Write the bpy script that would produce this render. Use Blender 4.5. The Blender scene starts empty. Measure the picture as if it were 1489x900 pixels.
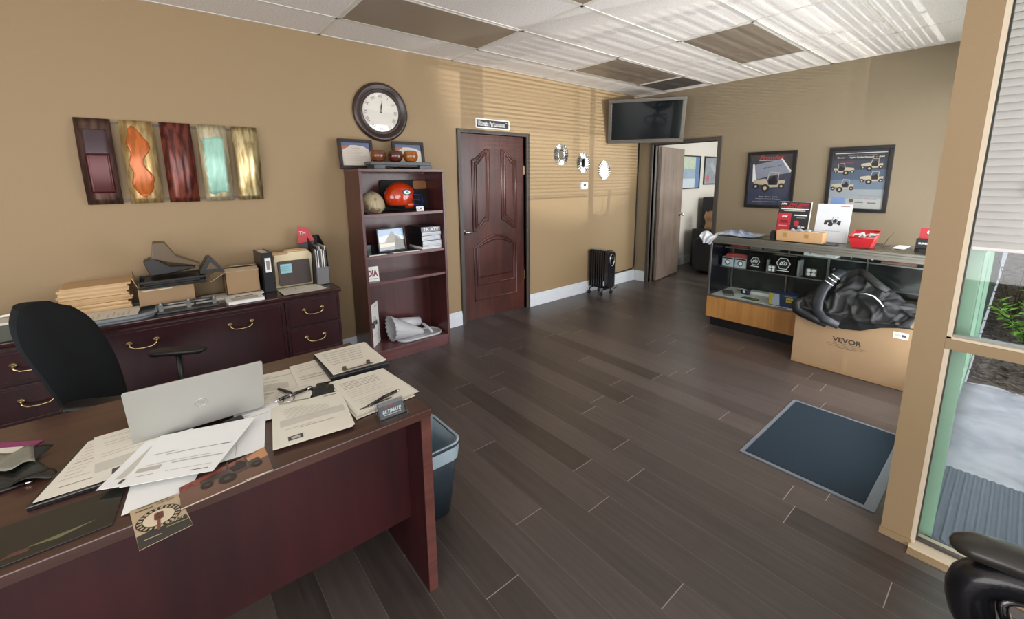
import bpy, math, random
from mathutils import Matrix, Vector
R_ = math.radians
C = bpy.context.scene.collection
scn = bpy.context.scene
# ------------------------------------------------------------------ camera
cam = bpy.data.cameras.new('camera'); camo = bpy.data.objects.new('camera', cam); C.objects.link(camo)
scn.camera = camo
YAW, PIT, ROL = -0.882110, -0.178150, -0.010996
fw = Vector((math.sin(YAW)*math.cos(PIT), math.cos(YAW)*math.cos(PIT), math.sin(PIT)))
rt = fw.cross(Vector((0, 0, 1))).normalized(); up = rt.cross(fw)
c_, s_ = math.cos(ROL), math.sin(ROL)
r2 = c_*rt + s_*up; u2 = -s_*rt + c_*up
camo.matrix_world = Matrix(((r2.x, u2.x, -fw.x, 3.7415), (r2.y, u2.y, -fw.y, 0.0492), (r2.z, u2.z, -fw.z, 1.5490), (0, 0, 0, 1)))
cam.sensor_fit = 'HORIZONTAL'; cam.sensor_width = 36.0
cam.lens = 616.84/1489*36.0
cam.shift_x = (744.5-743.37)/1489
cam.shift_y = (371.63-450)/1489
cam.clip_start = 0.02
# ------------------------------------------------------------------ world and light
scn.view_settings.view_transform = 'Standard'
scn.view_settings.look = 'None'; scn.view_settings.gamma = 1.0
scn.view_settings.use_curve_mapping = False
scn.view_settings.exposure = 0.62
wd = bpy.data.worlds.new('overcast_sky'); scn.world = wd; wd.use_nodes = True
bg = wd.node_tree.nodes['Background']; bg.inputs[0].default_value = (0.84, 0.90, 1.0, 1); bg.inputs[1].default_value = 0.42
def lamp(name, kind, loc, aim, energy, col=(1, 1, 1), **kw):
    l = bpy.data.lights.new(name, kind); l.energy = energy; l.color = col
    for k, v in kw.items(): setattr(l, k, v)
    o = bpy.data.objects.new(name, l); C.objects.link(o); o.location = loc
    o.rotation_euler = (Vector(aim)-Vector(loc)).to_track_quat('-Z', 'Y').to_euler()
    return o
# daylight at the storefront and office glazing, plus unseen fill added east and south
lamp('daylight_storefront', 'AREA', (3.585, 3.95, 1.25), (0, 3.95, 1.25), 105, (1.0, 0.96, 1.0), shape='RECTANGLE', size=3.0, size_y=2.3)
lamp('added_fill_east', 'AREA', (5.57, -0.3, 1.35), (0, -0.3, 2.0), 78, (1.0, 0.95, 0.95), shape='RECTANGLE', size=3.6, size_y=2.2)  # added fill lamp, no window known on this side
lamp('added_fill_south', 'AREA', (3.0, -2.57, 1.35), (2.4, 2.5, 2.4), 52, (1.0, 0.94, 0.94), shape='RECTANGLE', size=3.0, size_y=2.0)  # second added fill, from an invented opening behind the view
lamp('daylight_office_window', 'AREA', (2.55, 7.6, 1.5), (0, 7.6, 1.3), 52, (1.0, 0.98, 0.95), shape='RECTANGLE', size=1.8, size_y=1.4)
# sun glint thrown up from parked cars and pavement outside, through the slatted blinds
lamp('sun_glint_low', 'SPOT', (7.4, 4.7, 0.25), (2.0, 4.15, 3.35), 560, (1.0, 0.96, 0.95), spot_size=R_(41), spot_blend=.35, shadow_soft_size=.012)
lamp('sun_glint_windscreen', 'SPOT', (8.6, 4.35, 1.10), (0, 4.2, 2.95), 1300, (1.0, 0.94, 0.86), spot_size=R_(28), spot_blend=.35, shadow_soft_size=.012)

# ------------------------------------------------------------------ materials
def srgb(h):
    h = h.lstrip('#'); v = [int(h[i:i+2], 16)/255 for i in (0, 2, 4)]
    return tuple(x/12.92 if x <= .04045 else ((x+.055)/1.055)**2.4 for x in v)+(1,)
def newmat(name):
    m = bpy.data.materials.new(name); m.use_nodes = True
    nt = m.node_tree; return m, nt, nt.nodes['Principled BSDF']
def nd(nt, t, **kw):
    n = nt.nodes.new(t)
    for k, v in kw.items(): setattr(n, k, v)
    return n
_mc = {}
def mat(name, col, rough=.5, metal=0, var=.06, scale=14, bump=0, bscale=200, coat=0, spec=None, stretch=None):
    if name in _mc: return _mc[name]
    m, nt, p = newmat(name); L = nt.links.new
    c = srgb(col) if isinstance(col, str) else tuple(col)+(1,)
    tc = nd(nt, 'ShaderNodeTexCoord'); mp = nd(nt, 'ShaderNodeMapping'); L(tc.outputs['Object'], mp.inputs[0])
    if stretch: mp.inputs['Scale'].default_value = stretch
    nz = nd(nt, 'ShaderNodeTexNoise'); nz.inputs['Scale'].default_value = scale; nz.inputs['Detail'].default_value = 5
    L(mp.outputs[0], nz.inputs['Vector'])
    mx = nd(nt, 'ShaderNodeMixRGB'); mx.inputs[1].default_value = tuple(x*(1-var) for x in c[:3])+(1,)
    mx.inputs[2].default_value = tuple(min(1, x*(1+var)) for x in c[:3])+(1,); L(nz.outputs[0], mx.inputs[0])
    L(mx.outputs[0], p.inputs['Base Color'])
    p.inputs['Roughness'].default_value = rough; p.inputs['Metallic'].default_value = metal
    p.inputs['Coat Weight'].default_value = coat
    if spec is not None: p.inputs['Specular IOR Level'].default_value = spec
    if bump:
        b = nd(nt, 'ShaderNodeBump'); b.inputs['Strength'].default_value = bump; b.inputs['Distance'].default_value = .002
        n2 = nd(nt, 'ShaderNodeTexNoise'); n2.inputs['Scale'].default_value = bscale; L(mp.outputs[0], n2.inputs['Vector'])
        L(n2.outputs[0], b.inputs['Height']); L(b.outputs[0], p.inputs['Normal'])
    _mc[name] = m; return m
def wood(name, c1, c2, rough=.35, axis='Z', scale=1.0, coat=.3):
    if name in _mc: return _mc[name]
    m, nt, p = newmat(name); L = nt.links.new
    tc = nd(nt, 'ShaderNodeTexCoord'); mp = nd(nt, 'ShaderNodeMapping'); L(tc.outputs['Object'], mp.inputs[0])
    s = {'X': (.7, 14, 14), 'Y': (14, .7, 14), 'Z': (14, 14, .7)}[axis]; mp.inputs['Scale'].default_value = tuple(scale*x for x in s)
    nz = nd(nt, 'ShaderNodeTexNoise'); nz.inputs['Scale'].default_value = 2.2; nz.inputs['Detail'].default_value = 9; nz.inputs['Distortion'].default_value = .8
    L(mp.outputs[0], nz.inputs['Vector'])
    n2 = nd(nt, 'ShaderNodeTexNoise'); n2.inputs['Scale'].default_value = 2.5; n2.inputs['Detail'].default_value = 3; L(tc.outputs['Object'], n2.inputs['Vector'])
    ad = nd(nt, 'ShaderNodeMath', operation='ADD'); L(nz.outputs[0], ad.inputs[0]); L(n2.outputs[0], ad.inputs[1])
    cr = nd(nt, 'ShaderNodeValToRGB'); cr.color_ramp.elements[0].position = .72; cr.color_ramp.elements[1].position = 1.28
    a = nd(nt, 'ShaderNodeMath', operation='MULTIPLY'); a.inputs[1].default_value = .95; L(ad.outputs[0], a.inputs[0])
    cr.color_ramp.elements[0].position = .38*2*.95; cr.color_ramp.elements[1].position = .99
    cr.color_ramp.elements[0].color = srgb(c1); cr.color_ramp.elements[1].color = srgb(c2)
    mr = nd(nt, 'ShaderNodeMapRange'); mr.inputs[1].default_value = .7; mr.inputs[2].default_value = 1.3; L(ad.outputs[0], mr.inputs[0])
    cr.color_ramp.elements[0].position = 0; cr.color_ramp.elements[1].position = 1
    L(mr.outputs[0], cr.inputs[0]); L(cr.outputs[0], p.inputs['Base Color'])
    p.inputs['Roughness'].default_value = rough; p.inputs['Coat Weight'].default_value = coat; p.inputs['Coat Roughness'].default_value = .25
    b = nd(nt, 'ShaderNodeBump'); b.inputs['Strength'].default_value = .08; b.inputs['Distance'].default_value = .002; L(nz.outputs[0], b.inputs['Height']); L(b.outputs[0], p.inputs['Normal'])
    _mc[name] = m; return m
def glass(name, tint=(.97, .98, .98), refl=.04):
    if name in _mc: return _mc[name]
    m, nt, p = newmat(name); L = nt.links.new; nt.nodes.remove(p)
    out = nt.nodes['Material Output']
    tr = nd(nt, 'ShaderNodeBsdfTransparent'); tr.inputs[0].default_value = tuple(tint)+(1,)
    gl = nd(nt, 'ShaderNodeBsdfGlossy'); gl.inputs['Roughness'].default_value = .02
    lw = nd(nt, 'ShaderNodeLayerWeight'); lw.inputs[0].default_value = .35
    mr = nd(nt, 'ShaderNodeMapRange'); mr.inputs[3].default_value = refl; mr.inputs[4].default_value = .7; L(lw.outputs['Facing'], mr.inputs[0])
    pw = nd(nt, 'ShaderNodeMath', operation='POWER'); pw.inputs[1].default_value = 2.5; L(lw.outputs['Facing'], pw.inputs[0]); L(pw.outputs[0], mr.inputs[0])
    mx = nd(nt, 'ShaderNodeMixShader'); L(mr.outputs[0], mx.inputs[0]); L(tr.outputs[0], mx.inputs[1]); L(gl.outputs[0], mx.inputs[2]); L(mx.outputs[0], out.inputs[0])
    _mc[name] = m; return m
def wall_paint(name, col):
    m, nt, p = newmat(name); L = nt.links.new
    tc = nd(nt, 'ShaderNodeTexCoord')
    n1 = nd(nt, 'ShaderNodeTexNoise'); n1.inputs['Scale'].default_value = 1.3; n1.inputs['Detail'].default_value = 4; L(tc.outputs['Object'], n1.inputs[0])
    c = srgb(col); mx = nd(nt, 'ShaderNodeMixRGB'); mx.inputs[1].default_value = tuple(x*.97 for x in c[:3])+(1,); mx.inputs[2].default_value = tuple(x*1.03 for x in c[:3])+(1,)
    L(n1.outputs[0], mx.inputs[0]); L(mx.outputs[0], p.inputs['Base Color']); p.inputs['Roughness'].default_value = .62
    n2 = nd(nt, 'ShaderNodeTexNoise'); n2.inputs['Scale'].default_value = 55; n2.inputs['Detail'].default_value = 3; L(tc.outputs['Object'], n2.inputs[0])
    b = nd(nt, 'ShaderNodeBump'); b.inputs['Strength'].default_value = .25; b.inputs['Distance'].default_value = .003; L(n2.outputs[0], b.inputs['Height']); L(b.outputs[0], p.inputs['Normal'])
    return m
def floor_mat():
    m, nt, p = newmat('dark_plank_tile'); L = nt.links.new
    tc = nd(nt, 'ShaderNodeTexCoord'); sp = nd(nt, 'ShaderNodeSeparateXYZ'); L(tc.outputs['Object'], sp.inputs[0])
    def M(op, a, b=None, c=None):
        n = nd(nt, 'ShaderNodeMath', operation=op)
        for i, v in enumerate((a, b, c)):
            if v is None: continue
            if isinstance(v, (int, float)): n.inputs[i].default_value = v
            else: L(v, n.inputs[i])
        return n.outputs[0]
    W, LN = .155, 1.2
    r = M('DIVIDE', M('SUBTRACT', sp.outputs['Y'], 1.902-20*W), W); row = M('FLOOR', r)
    wn = nd(nt, 'ShaderNodeTexWhiteNoise', noise_dimensions='1D'); L(row, wn.inputs['W'])
    x = M('DIVIDE', M('ADD', sp.outputs['X'], M('MULTIPLY', wn.outputs[0], LN)), LN); cell = M('FLOOR', x)
    fr = M('SUBTRACT', r, row); fx = M('SUBTRACT', x, cell)
    dy = M('MULTIPLY', M('MINIMUM', fr, M('SUBTRACT', 1, fr)), W); dx = M('MULTIPLY', M('MINIMUM', fx, M('SUBTRACT', 1, fx)), LN)
    cy_ = M('LESS_THAN', dy, .0011); cx_ = M('LESS_THAN', dx, .0016)
    cb = nd(nt, 'ShaderNodeCombineXYZ'); L(row, cb.inputs[0]); L(cell, cb.inputs[1])
    wc = nd(nt, 'ShaderNodeTexWhiteNoise', noise_dimensions='2D'); L(cb.outputs[0], wc.inputs['Vector'])
    mp = nd(nt, 'ShaderNodeMapping'); mp.inputs['Scale'].default_value = (1.4, 26, 1); L(tc.outputs['Object'], mp.inputs[0])
    ofs = nd(nt, 'ShaderNodeVectorMath', operation='ADD'); L(mp.outputs[0], ofs.inputs[0]); sc = nd(nt, 'ShaderNodeVectorMath', operation='SCALE'); sc.inputs['Scale'].default_value = 30; L(wc.outputs['Color'], sc.inputs[0]); L(sc.outputs[0], ofs.inputs[1])
    nz = nd(nt, 'ShaderNodeTexNoise'); nz.inputs['Scale'].default_value = 1.6; nz.inputs['Detail'].default_value = 8; nz.inputs['Distortion'].default_value = .5; L(ofs.outputs[0], nz.inputs['Vector'])
    mixf = M('ADD', M('MULTIPLY', nz.outputs[0], .65), M('MULTIPLY', wc.outputs['Value'], .45))
    cr = nd(nt, 'ShaderNodeValToRGB'); cr.color_ramp.elements[0].position = .25; cr.color_ramp.elements[1].position = .85
    cr.color_ramp.elements[0].color = srgb('#3c3532'); cr.color_ramp.elements[1].color = srgb('#5a514d'); L(mixf, cr.inputs[0])
    gm = nd(nt, 'ShaderNodeMixRGB'); L(cy_, gm.inputs[0]); L(cr.outputs[0], gm.inputs[1]); gm.inputs[2].default_value = srgb('#685e58')
    g2 = nd(nt, 'ShaderNodeMixRGB'); L(cx_, g2.inputs[0]); L(gm.outputs[0], g2.inputs[1]); g2.inputs[2].default_value = srgb('#9d938c')
    L(g2.outputs[0], p.inputs['Base Color'])
    p.inputs['Roughness'].default_value = .3
    rr = M('MULTIPLY_ADD', nz.outputs[0], .16, .25); L(rr, p.inputs['Roughness']); p.inputs['Specular IOR Level'].default_value = .5
    b = nd(nt, 'ShaderNodeBump'); b.inputs['Strength'].default_value = .3; b.inputs['Distance'].default_value = .0015
    hh = M('SUBTRACT', M('MULTIPLY', nz.outputs[0], .5), M('MAXIMUM', cy_, cx_)); L(hh, b.inputs['Height']); L(b.outputs[0], p.inputs['Normal'])
    return m
def ceil_mat():
    m, nt, p = newmat('ceiling_tile'); L = nt.links.new
    tc = nd(nt, 'ShaderNodeTexCoord')
    v = nd(nt, 'ShaderNodeTexNoise'); v.inputs['Scale'].default_value = 90; v.inputs['Detail'].default_value = 3; L(tc.outputs['Object'], v.inputs[0])
    cr = nd(nt, 'ShaderNodeValToRGB'); cr.color_ramp.elements[0].position = .3; cr.color_ramp.elements[1].position = .62
    cr.color_ramp.elements[0].color = srgb('#dad7d2'); cr.color_ramp.elements[1].color = srgb('#efece7'); L(v.outputs[0], cr.inputs[0]); L(cr.outputs[0], p.inputs['Base Color'])
    p.inputs['Roughness'].default_value = .85
    b = nd(nt, 'ShaderNodeBump'); b.inputs['Strength'].default_value = .4; b.inputs['Distance'].default_value = .002; L(v.outputs[0], b.inputs['Height']); L(b.outputs[0], p.inputs['Normal'])
    return m
# ------------------------------------------------------------------ mesh builder
def frame(o, u, v):
    u = Vector(u).normalized(); v = Vector(v).normalized(); w = u.cross(v)
    return Matrix(((u.x, v.x, w.x, o[0]), (u.y, v.y, w.y, o[1]), (u.z, v.z, w.z, o[2]), (0, 0, 0, 1)))
def T(x, y, z, rz=0, rx=0, ry=0):
    return Matrix.Translation((x, y, z)) @ Matrix.Rotation(rz, 4, 'Z') @ Matrix.Rotation(ry, 4, 'Y') @ Matrix.Rotation(rx, 4, 'X')
def FL(y, z, x=0.0): return frame((x, y, z), (0, 1, 0), (0, 0, 1))        # facing +X
def FB(x, z, y=5.58): return frame((x, y, z), (1, 0, 0), (0, 0, 1))       # facing -Y
def circ(r, n=24, cx=0, cy=0, a0=0, a1=None):
    a1 = 2*math.pi+a0 if a1 is None else a1
    full = abs(a1-a0-2*math.pi) < 1e-6; k = n if full else n-1
    return [(cx+r*math.cos(a0+(a1-a0)*i/k), cy+r*math.sin(a0+(a1-a0)*i/k)) for i in range(n)]
def rrect(w, h, r, n=5, cx=0, cy=0):
    pts = []
    for sx, sy, a in ((1, 1, 0), (-1, 1, 90), (-1, -1, 180), (1, -1, 270)):
        for i in range(n):
            t = R_(a+90*i/(n-1)); pts.append((cx+sx*(w/2-r)+r*math.cos(t), cy+sy*(h/2-r)+r*math.sin(t)))
    return pts
class MB:
    def __init__(s): s.v = []; s.f = []; s.mi = []; s.sm = []; s.mats = []
    def add(s, vs, fs, m, M=None, smooth=False):
        if m not in s.mats: s.mats.append(m)
        k = s.mats.index(m); n = len(s.v)
        for p in vs:
            p = Vector(p); s.v.append(M @ p if M is not None else p)
        for f in fs: s.f.append([i+n for i in f]); s.mi.append(k); s.sm.append(smooth)
        return s
    def box(s, x0, x1, y0, y1, z0, z1, m, M=None):
        v = [(x, y, z) for z in (z0, z1) for y in (y0, y1) for x in (x0, x1)]
        return s.add(v, [(0, 2, 3, 1), (4, 5, 7, 6), (0, 1, 5, 4), (1, 3, 7, 5), (3, 2, 6, 7), (2, 0, 4, 6)], m, M)
    def prism(s, pts, z0, z1, m, M=None, top=1.0, smooth=False):
        n = len(pts); cx = sum(p[0] for p in pts)/n; cy = sum(p[1] for p in pts)/n
        v = [(p[0], p[1], z0) for p in pts]+[(cx+(p[0]-cx)*top, cy+(p[1]-cy)*top, z1) for p in pts]
        s.add(v, [(i, (i+1) % n, n+(i+1) % n, n+i) for i in range(n)], m, M, smooth)
        k = len(s.v)-2*n
        s.f.append(list(range(k+n-1, k-1, -1))); s.f.append(list(range(k+n, k+2*n))); mi = s.mats.index(m); s.mi += [mi, mi]; s.sm += [False, False]
        return s
    def poly(s, pts, m, M=None, z=0): return s.add([(p[0], p[1], z) for p in pts], [list(range(len(pts)))], m, M)
    def rect(s, x0, x1, y0, y1, m, M=None, z=0): return s.poly([(x0, y0), (x1, y0), (x1, y1), (x0, y1)], m, M, z)
    def lathe(s, prof, m, M=None, n=24, smooth=True):
        v = []; 
        for r, z in prof:
            for i in range(n): a = 2*math.pi*i/n; v.append((r*math.cos(a), r*math.sin(a), z))
        f = [(j*n+i, j*n+(i+1) % n, (j+1)*n+(i+1) % n, (j+1)*n+i) for j in range(len(prof)-1) for i in range(n)]
        return s.add(v, f, m, M, smooth)
    def cyl(s, r, z0, z1, m, M=None, n=20): return s.lathe([(0.0001, z0), (r, z0), (r, z0), (r, z1), (r, z1), (0.0001, z1)], m, M, n, False)
    def ball(s, c, r, m, M=None, nu=16, nv=10):
        rx, ry, rz = (r, r, r) if isinstance(r, (int, float)) else r
        v = [(c[0]+rx*math.sin(math.pi*j/nv)*math.cos(2*math.pi*i/nu), c[1]+ry*math.sin(math.pi*j/nv)*math.sin(2*math.pi*i/nu), c[2]-rz*math.cos(math.pi*j/nv)) for j in range(nv+1) for i in range(nu)]
        f = [(j*nu+i, j*nu+(i+1) % nu, (j+1)*nu+(i+1) % nu, (j+1)*nu+i) for j in range(nv) for i in range(nu)]
        return s.add(v, f, m, M, True)
    def tube(s, pts, r, m, M=None, n=8, closed=False, flat=1.0, upv=(0, 0, 1)):
        P = [Vector(p) for p in pts]; k = len(P); v = []
        rr = r if isinstance(r, (list, tuple)) else [r]*k
        prev = None
        for i in range(k):
            if closed: t = P[(i+1) % k]-P[i-1]
            else: t = P[min(i+1, k-1)]-P[max(i-1, 0)]
            if t.length < 1e-9: t = Vector((0, 0, 1))
            t.normalize()
            if prev is None:
                a = Vector(upv); a = a-t*a.dot(t)
                if a.length < 1e-3: a = Vector((1, 0, 0)); a = a-t*a.dot(t)
                if a.length < 1e-3: a = Vector((0, 1, 0)); a = a-t*a.dot(t)
            else: a = prev-t*prev.dot(t)
            a.normalize(); prev = a; b = t.cross(a)
            for q in range(n):
                g = 2*math.pi*q/n; v.append(P[i]+a*(rr[i]*flat*math.cos(g))+b*(rr[i]*math.sin(g)))
        f = []
        for i in range(k if closed else k-1):
            j = (i+1) % k
            for q in range(n): f.append((i*n+q, i*n+(q+1) % n, j*n+(q+1) % n, j*n+q))
        s.add(v, f, m, M, True)
        if not closed:
            b0 = len(s.v)-k*n; mi = s.mats.index(m)
            s.f.append(list(range(b0+n-1, b0-1, -1))); s.f.append(list(range(b0+(k-1)*n, b0+k*n))); s.mi += [mi, mi]; s.sm += [False, False]
        return s
    def grid(s, fn, nu, nv, m, M=None, smooth=True):
        v = [fn(i/nu, j/nv) for j in range(nv+1) for i in range(nu+1)]
        f = [(j*(nu+1)+i, j*(nu+1)+i+1, (j+1)*(nu+1)+i+1, (j+1)*(nu+1)+i) for j in range(nv) for i in range(nu)]
        return s.add(v, f, m, M, smooth)
    def text(s, st, m, M=None, w=None, h=None, z=0, cx=0, cy=0, depth=0, shear=0, bold=0):
        cu = bpy.data.curves.new('t', 'FONT'); cu.body = st; cu.size = 1; cu.extrude = 0; cu.shear = shear; cu.offset = bold; cu.resolution_u = 3
        o = bpy.data.objects.new('t', cu); C.objects.link(o); dg = bpy.context.evaluated_depsgraph_get()
        me = bpy.data.meshes.new_from_object(o.evaluated_get(dg)); vs = [v.co.copy() for v in me.vertices]; fs = [list(p.vertices) for p in me.polygons]
        bpy.data.objects.remove(o); bpy.data.curves.remove(cu); bpy.data.meshes.remove(me)
        x0 = min(v.x for v in vs); x1 = max(v.x for v in vs); y0 = min(v.y for v in vs); y1 = max(v.y for v in vs)
        sx = (w/(x1-x0)) if w else None; sy = (h/(y1-y0)) if h else None
        sx = sx or sy; sy = sy or sx
        pts = [((v.x-(x0+x1)/2)*sx+cx, (v.y-(y0+y1)/2)*sy+cy, z) for v in vs]
        return s.add(pts, fs, m, M)
    def build(s, name, parent=None, origin=None, bevel=0, solid=0, subd=0, bseg=2):
        me = bpy.data.meshes.new(name); o = bpy.data.objects.new(name, me); C.objects.link(o)
        if parent is not None:
            q = parent; org = Vector((0, 0, 0))
            while q is not None: org = org+q.location; q = q.parent
            o.parent = parent
        elif origin is not None: org = Vector(origin); o.location = org
        else:
            xs = [v.x for v in s.v]; ys = [v.y for v in s.v]; zs = [v.z for v in s.v]
            org = Vector(((min(xs)+max(xs))/2, (min(ys)+max(ys))/2, min(zs))); o.location = org
        me.from_pydata([tuple(v-org) for v in s.v], [], s.f)
        for m in s.mats: me.materials.append(m)
        me.polygons.foreach_set('material_index', s.mi); me.polygons.foreach_set('use_smooth', s.sm); me.update()
        if solid: md = o.modifiers.new('solid', 'SOLIDIFY'); md.thickness = solid; md.offset = 0
        if bevel: md = o.modifiers.new('bevel', 'BEVEL'); md.width = bevel; md.segments = bseg; md.limit_method = 'ANGLE'; md.angle_limit = R_(40)
        if subd: md = o.modifiers.new('sub', 'SUBSURF'); md.levels = subd; md.render_levels = subd
        return o
def tag(o, label=None, cat=None, group=None, kind=None):
    if label: o['label'] = label
    if cat: o['category'] = cat
    if group: o['group'] = group
    if kind: o['kind'] = kind
    return o
def empty(name, loc, label, cat, group=None):
    o = bpy.data.objects.new(name, None); C.objects.link(o); o.location = loc; o.empty_display_size = .05
    return tag(o, label, cat, group)
def struct(mb, name, **kw): return tag(mb.build(name, **kw), kind='structure')

# ------------------------------------------------------------------ common materials
M_wall = wall_paint('tan_wall_paint', '#9c8664'); M_wall_shaded = wall_paint('tan_wall_paint_shaded', '#8d8068')  # back wall: same paint, its shade put in as a darker, greyer tone
M_white_wall = wall_paint('cream_office_wall', '#d2cec6')
M_base = mat('white_baseboard_paint', '#dfe6ec', .4)
M_frame = mat('dark_bronze_trim', '#4a4540', .4)
M_mahog = wood('mahogany_laminate', '#3a1416', '#56211f', .32, 'Z')
M_mahogY = wood('mahogany_laminate_top', '#3b2019', '#543026', .3, 'Y')
M_mahogE = wood('mahogany_edge', '#4a2a26', '#684039', .35, 'Y')
M_cred = wood('dark_mahogany', '#22090d', '#35121a', .3, 'Z')
M_brass = mat('aged_brass', '#c9b48a', .22, 1)
M_black = mat('black_plastic', '#17181a', .4)
M_blackg = mat('black_gloss', '#0b0b0d', .12, coat=.5)
M_paper = mat('white_paper', '#dedacb', .7, var=.02)
M_paperw = mat('bright_white_paper', '#e9ebe8', .65, var=.02)
M_ink = mat('grey_print', '#8e8b83', .7); M_inkd = mat('dark_print', '#4a4846', .7)
M_inkl = mat('pale_print', '#b9b5a8', .7)
M_card = mat('corrugated_cardboard', '#9c8160', .75, var=.08, scale=6, bump=.1)
M_cardd = mat('cardboard_tape_dark', '#8f6f4b', .5)  # darker brown tone for cardboard tape
M_chrome = mat('polished_chrome', '#d8d8da', .12, 1)
M_alu = mat('brushed_aluminium', '#a8aaa8', .3, 1)
M_glass = glass('clear_glass')
M_cglass = glass('case_glass', (.95, .98, .97), .03)
M_white = mat('white_plastic', '#e8e8e4', .4)
M_red = mat('red_plastic', '#c02a30', .35)
M_green = mat('mint_green_paint', '#9cc9ae', .4)
M_greend = mat('deep_green_paint', '#5f8573', .45)
M_cream = mat('cream_bead', '#d9cdb4', .5)
M_tan = mat('tan_painted_metal', '#9c8664', .5, var=.03)

# ================================================================== SETTING
H = 2.69; L = 5.58
b = MB(); b.box(-.15, 3.515, -2.75, 9.6, -.08, 0, (MF := floor_mat())); b.box(3.515, 5.75, -2.75, 2.34, -.08, 0, MF); struct(b, 'floor', origin=(0, 0, 0))
# ceiling with tee grid
MC = ceil_mat(); M_tee = mat('white_tee', '#dddcd3', .5)
b = MB(); b.box(-.15, 5.9, -2.9, L+.05, H, H+.1, MC)
X0, Y0, G = .442, 1.183, .6096
i = -1
for i in range(0, 9):
    x = X0+G*i
    b.box(x-.012, x+.012, -2.7, L, H-.004, H+.002, M_tee)
for j in range(-4, 4):
    y = Y0+2*G*j
    if y < L: b.box(0, 3.5 if y > 2.33 else 5.6, y-.012, y+.012, H-.004, H+.002, M_tee)
b.box(0, .02, -2.7, L, H-.004, H, M_tee); b.box(0, 3.5, L-.02, L, H-.004, H, M_tee)
struct(b, 'ceiling', origin=(0, 0, H))
# left wall with door opening
DY0, DY1, DZ = 2.475, 3.36, 2.02
b = MB(); b.box(-.12, 0, -2.6, DY0, 0, H, M_wall); b.box(-.12, 0, DY1, L, 0, H, M_wall); b.box(-.12, 0, DY0, DY1, DZ, H, M_wall)
struct(b, 'wall_left', origin=(0, 0, 0))
OX0, OX1, OZ = .245, 1.155, 2.0
b = MB(); b.box(-.12, OX0, L, L+.12, 0, H, M_wall_shaded); b.box(OX1, 3.6, L, L+.12, 0, H, M_wall_shaded); b.box(OX0, OX1, L, L+.12, OZ, H, M_wall_shaded)
struct(b, 'wall_back', origin=(0, L, 0))
# storefront wall (right of display area) : sill, header, posts
b = MB(); b.box(3.5, 3.6, 2.45, L, 2.5, H, M_wall); b.box(3.5, 3.6, 3.42, L, 0, .12, M_wall); b.box(3.5, 3.6, 5.45, L, .12, 2.5, M_wall)
struct(b, 'wall_right', origin=(3.55, 4, 0))
# pillar and window wall facing the desk
b = MB(); b.box(3.513, 3.607, 2.33, 2.45, 0, H, M_wall); b.box(3.509, 3.611, 2.322, 2.33, 0, .03, M_tan); b.box(3.607, 5.6, 2.33, 2.45, 2.5, H, M_wall)
struct(b, 'trim_1', origin=(3.56, 2.39, 0))
b = MB(); b.box(3.607, 5.6, 2.31, 2.42, 0, .018, M_cream); b.box(3.607, 5.6, 2.27, 2.31, 0, .006, M_tan)
struct(b, 'trim_2', origin=(4.5, 2.33, 0))
# unseen sides of the room, with openings added for fill light
b = MB(); b.box(5.6, 5.7, -2.6, -2.1, 0, H, M_wall); b.box(5.6, 5.7, 1.5, 2.45, 0, H, M_wall); b.box(5.6, 5.7, -2.1, 1.5, 0, .25, M_wall); b.box(5.6, 5.7, -2.1, 1.5, 2.45, H, M_wall)
struct(b, 'wall_east', origin=(5.65, 0, 0))
b = MB(); b.box(-.12, 1.5, -2.7, -2.6, 0, H, M_wall); b.box(4.5, 5.7, -2.7, -2.6, 0, H, M_wall); b.box(1.5, 4.5, -2.7, -2.6, 0, .35, M_wall); b.box(1.5, 4.5, -2.7, -2.6, 2.35, H, M_wall)
struct(b, 'wall_front', origin=(3, -2.65, 0))
# office beyond
b = MB(); b.box(-.24, -.12, L+.12, 9.6, 0, 2.7, M_white_wall); struct(b, 'wall_office_left', origin=(-.12, 7.6, 0))
b = MB(); b.box(-.24, 2.6, 9.5, 9.6, 0, 2.7, M_white_wall); struct(b, 'wall_office_back', origin=(1, 9.5, 0))
b = MB(); b.box(2.4, 2.5, L+.12, 6.7, 0, 2.7, M_white_wall); b.box(2.4, 2.5, 8.5, 9.5, 0, 2.7, M_white_wall); b.box(2.4, 2.5, 6.7, 8.5, 0, .8, M_white_wall); b.box(2.4, 2.5, 6.7, 8.5, 2.2, 2.7, M_white_wall)
struct(b, 'wall_office_right', origin=(2.4, 7.6, 0))
b = MB(); b.box(-.24, 2.6, L+.05, 9.6, 2.7, 2.8, MC); struct(b, 'ceiling_office', origin=(1, 7.5, 2.7))
b = MB(); b.box(3.5, 3.6, L+.12, 9.7, 0, 2.9, M_greend); struct(b, 'wall_exterior', origin=(3.55, 7.6, 0))
# baseboards
def baseboard(name, x0, x1, y0, y1, face):
    b = MB(); b.box(x0, x1, y0, y1, 0, .135, M_base)
    e = .006
    if face == 'x': b.box(x0, x1-e, y0, y1, .135, .158, M_base); b.box(x0, x1+.003, y0, y1, .10, .108, M_base)
    else: b.box(x0, x1, y0+e, y1, .135, .158, M_base); b.box(x0, x1, y0-.003, y1, .10, .108, M_base)
    struct(b, name, bevel=.003)
baseboard('baseboard_left_near', 0, .016, -2.6, 2.43, 'x')
baseboard('baseboard_left_far', 0, .016, 3.405, L, 'x')
baseboard('baseboard_back', .016, .2, L-.016, L, 'y')
baseboard('baseboard_back_right', 1.2, 3.5, L-.016, L, 'y')
baseboard('baseboard_office', -.12, -.104, L+.14, 9.5, 'x')

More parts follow.
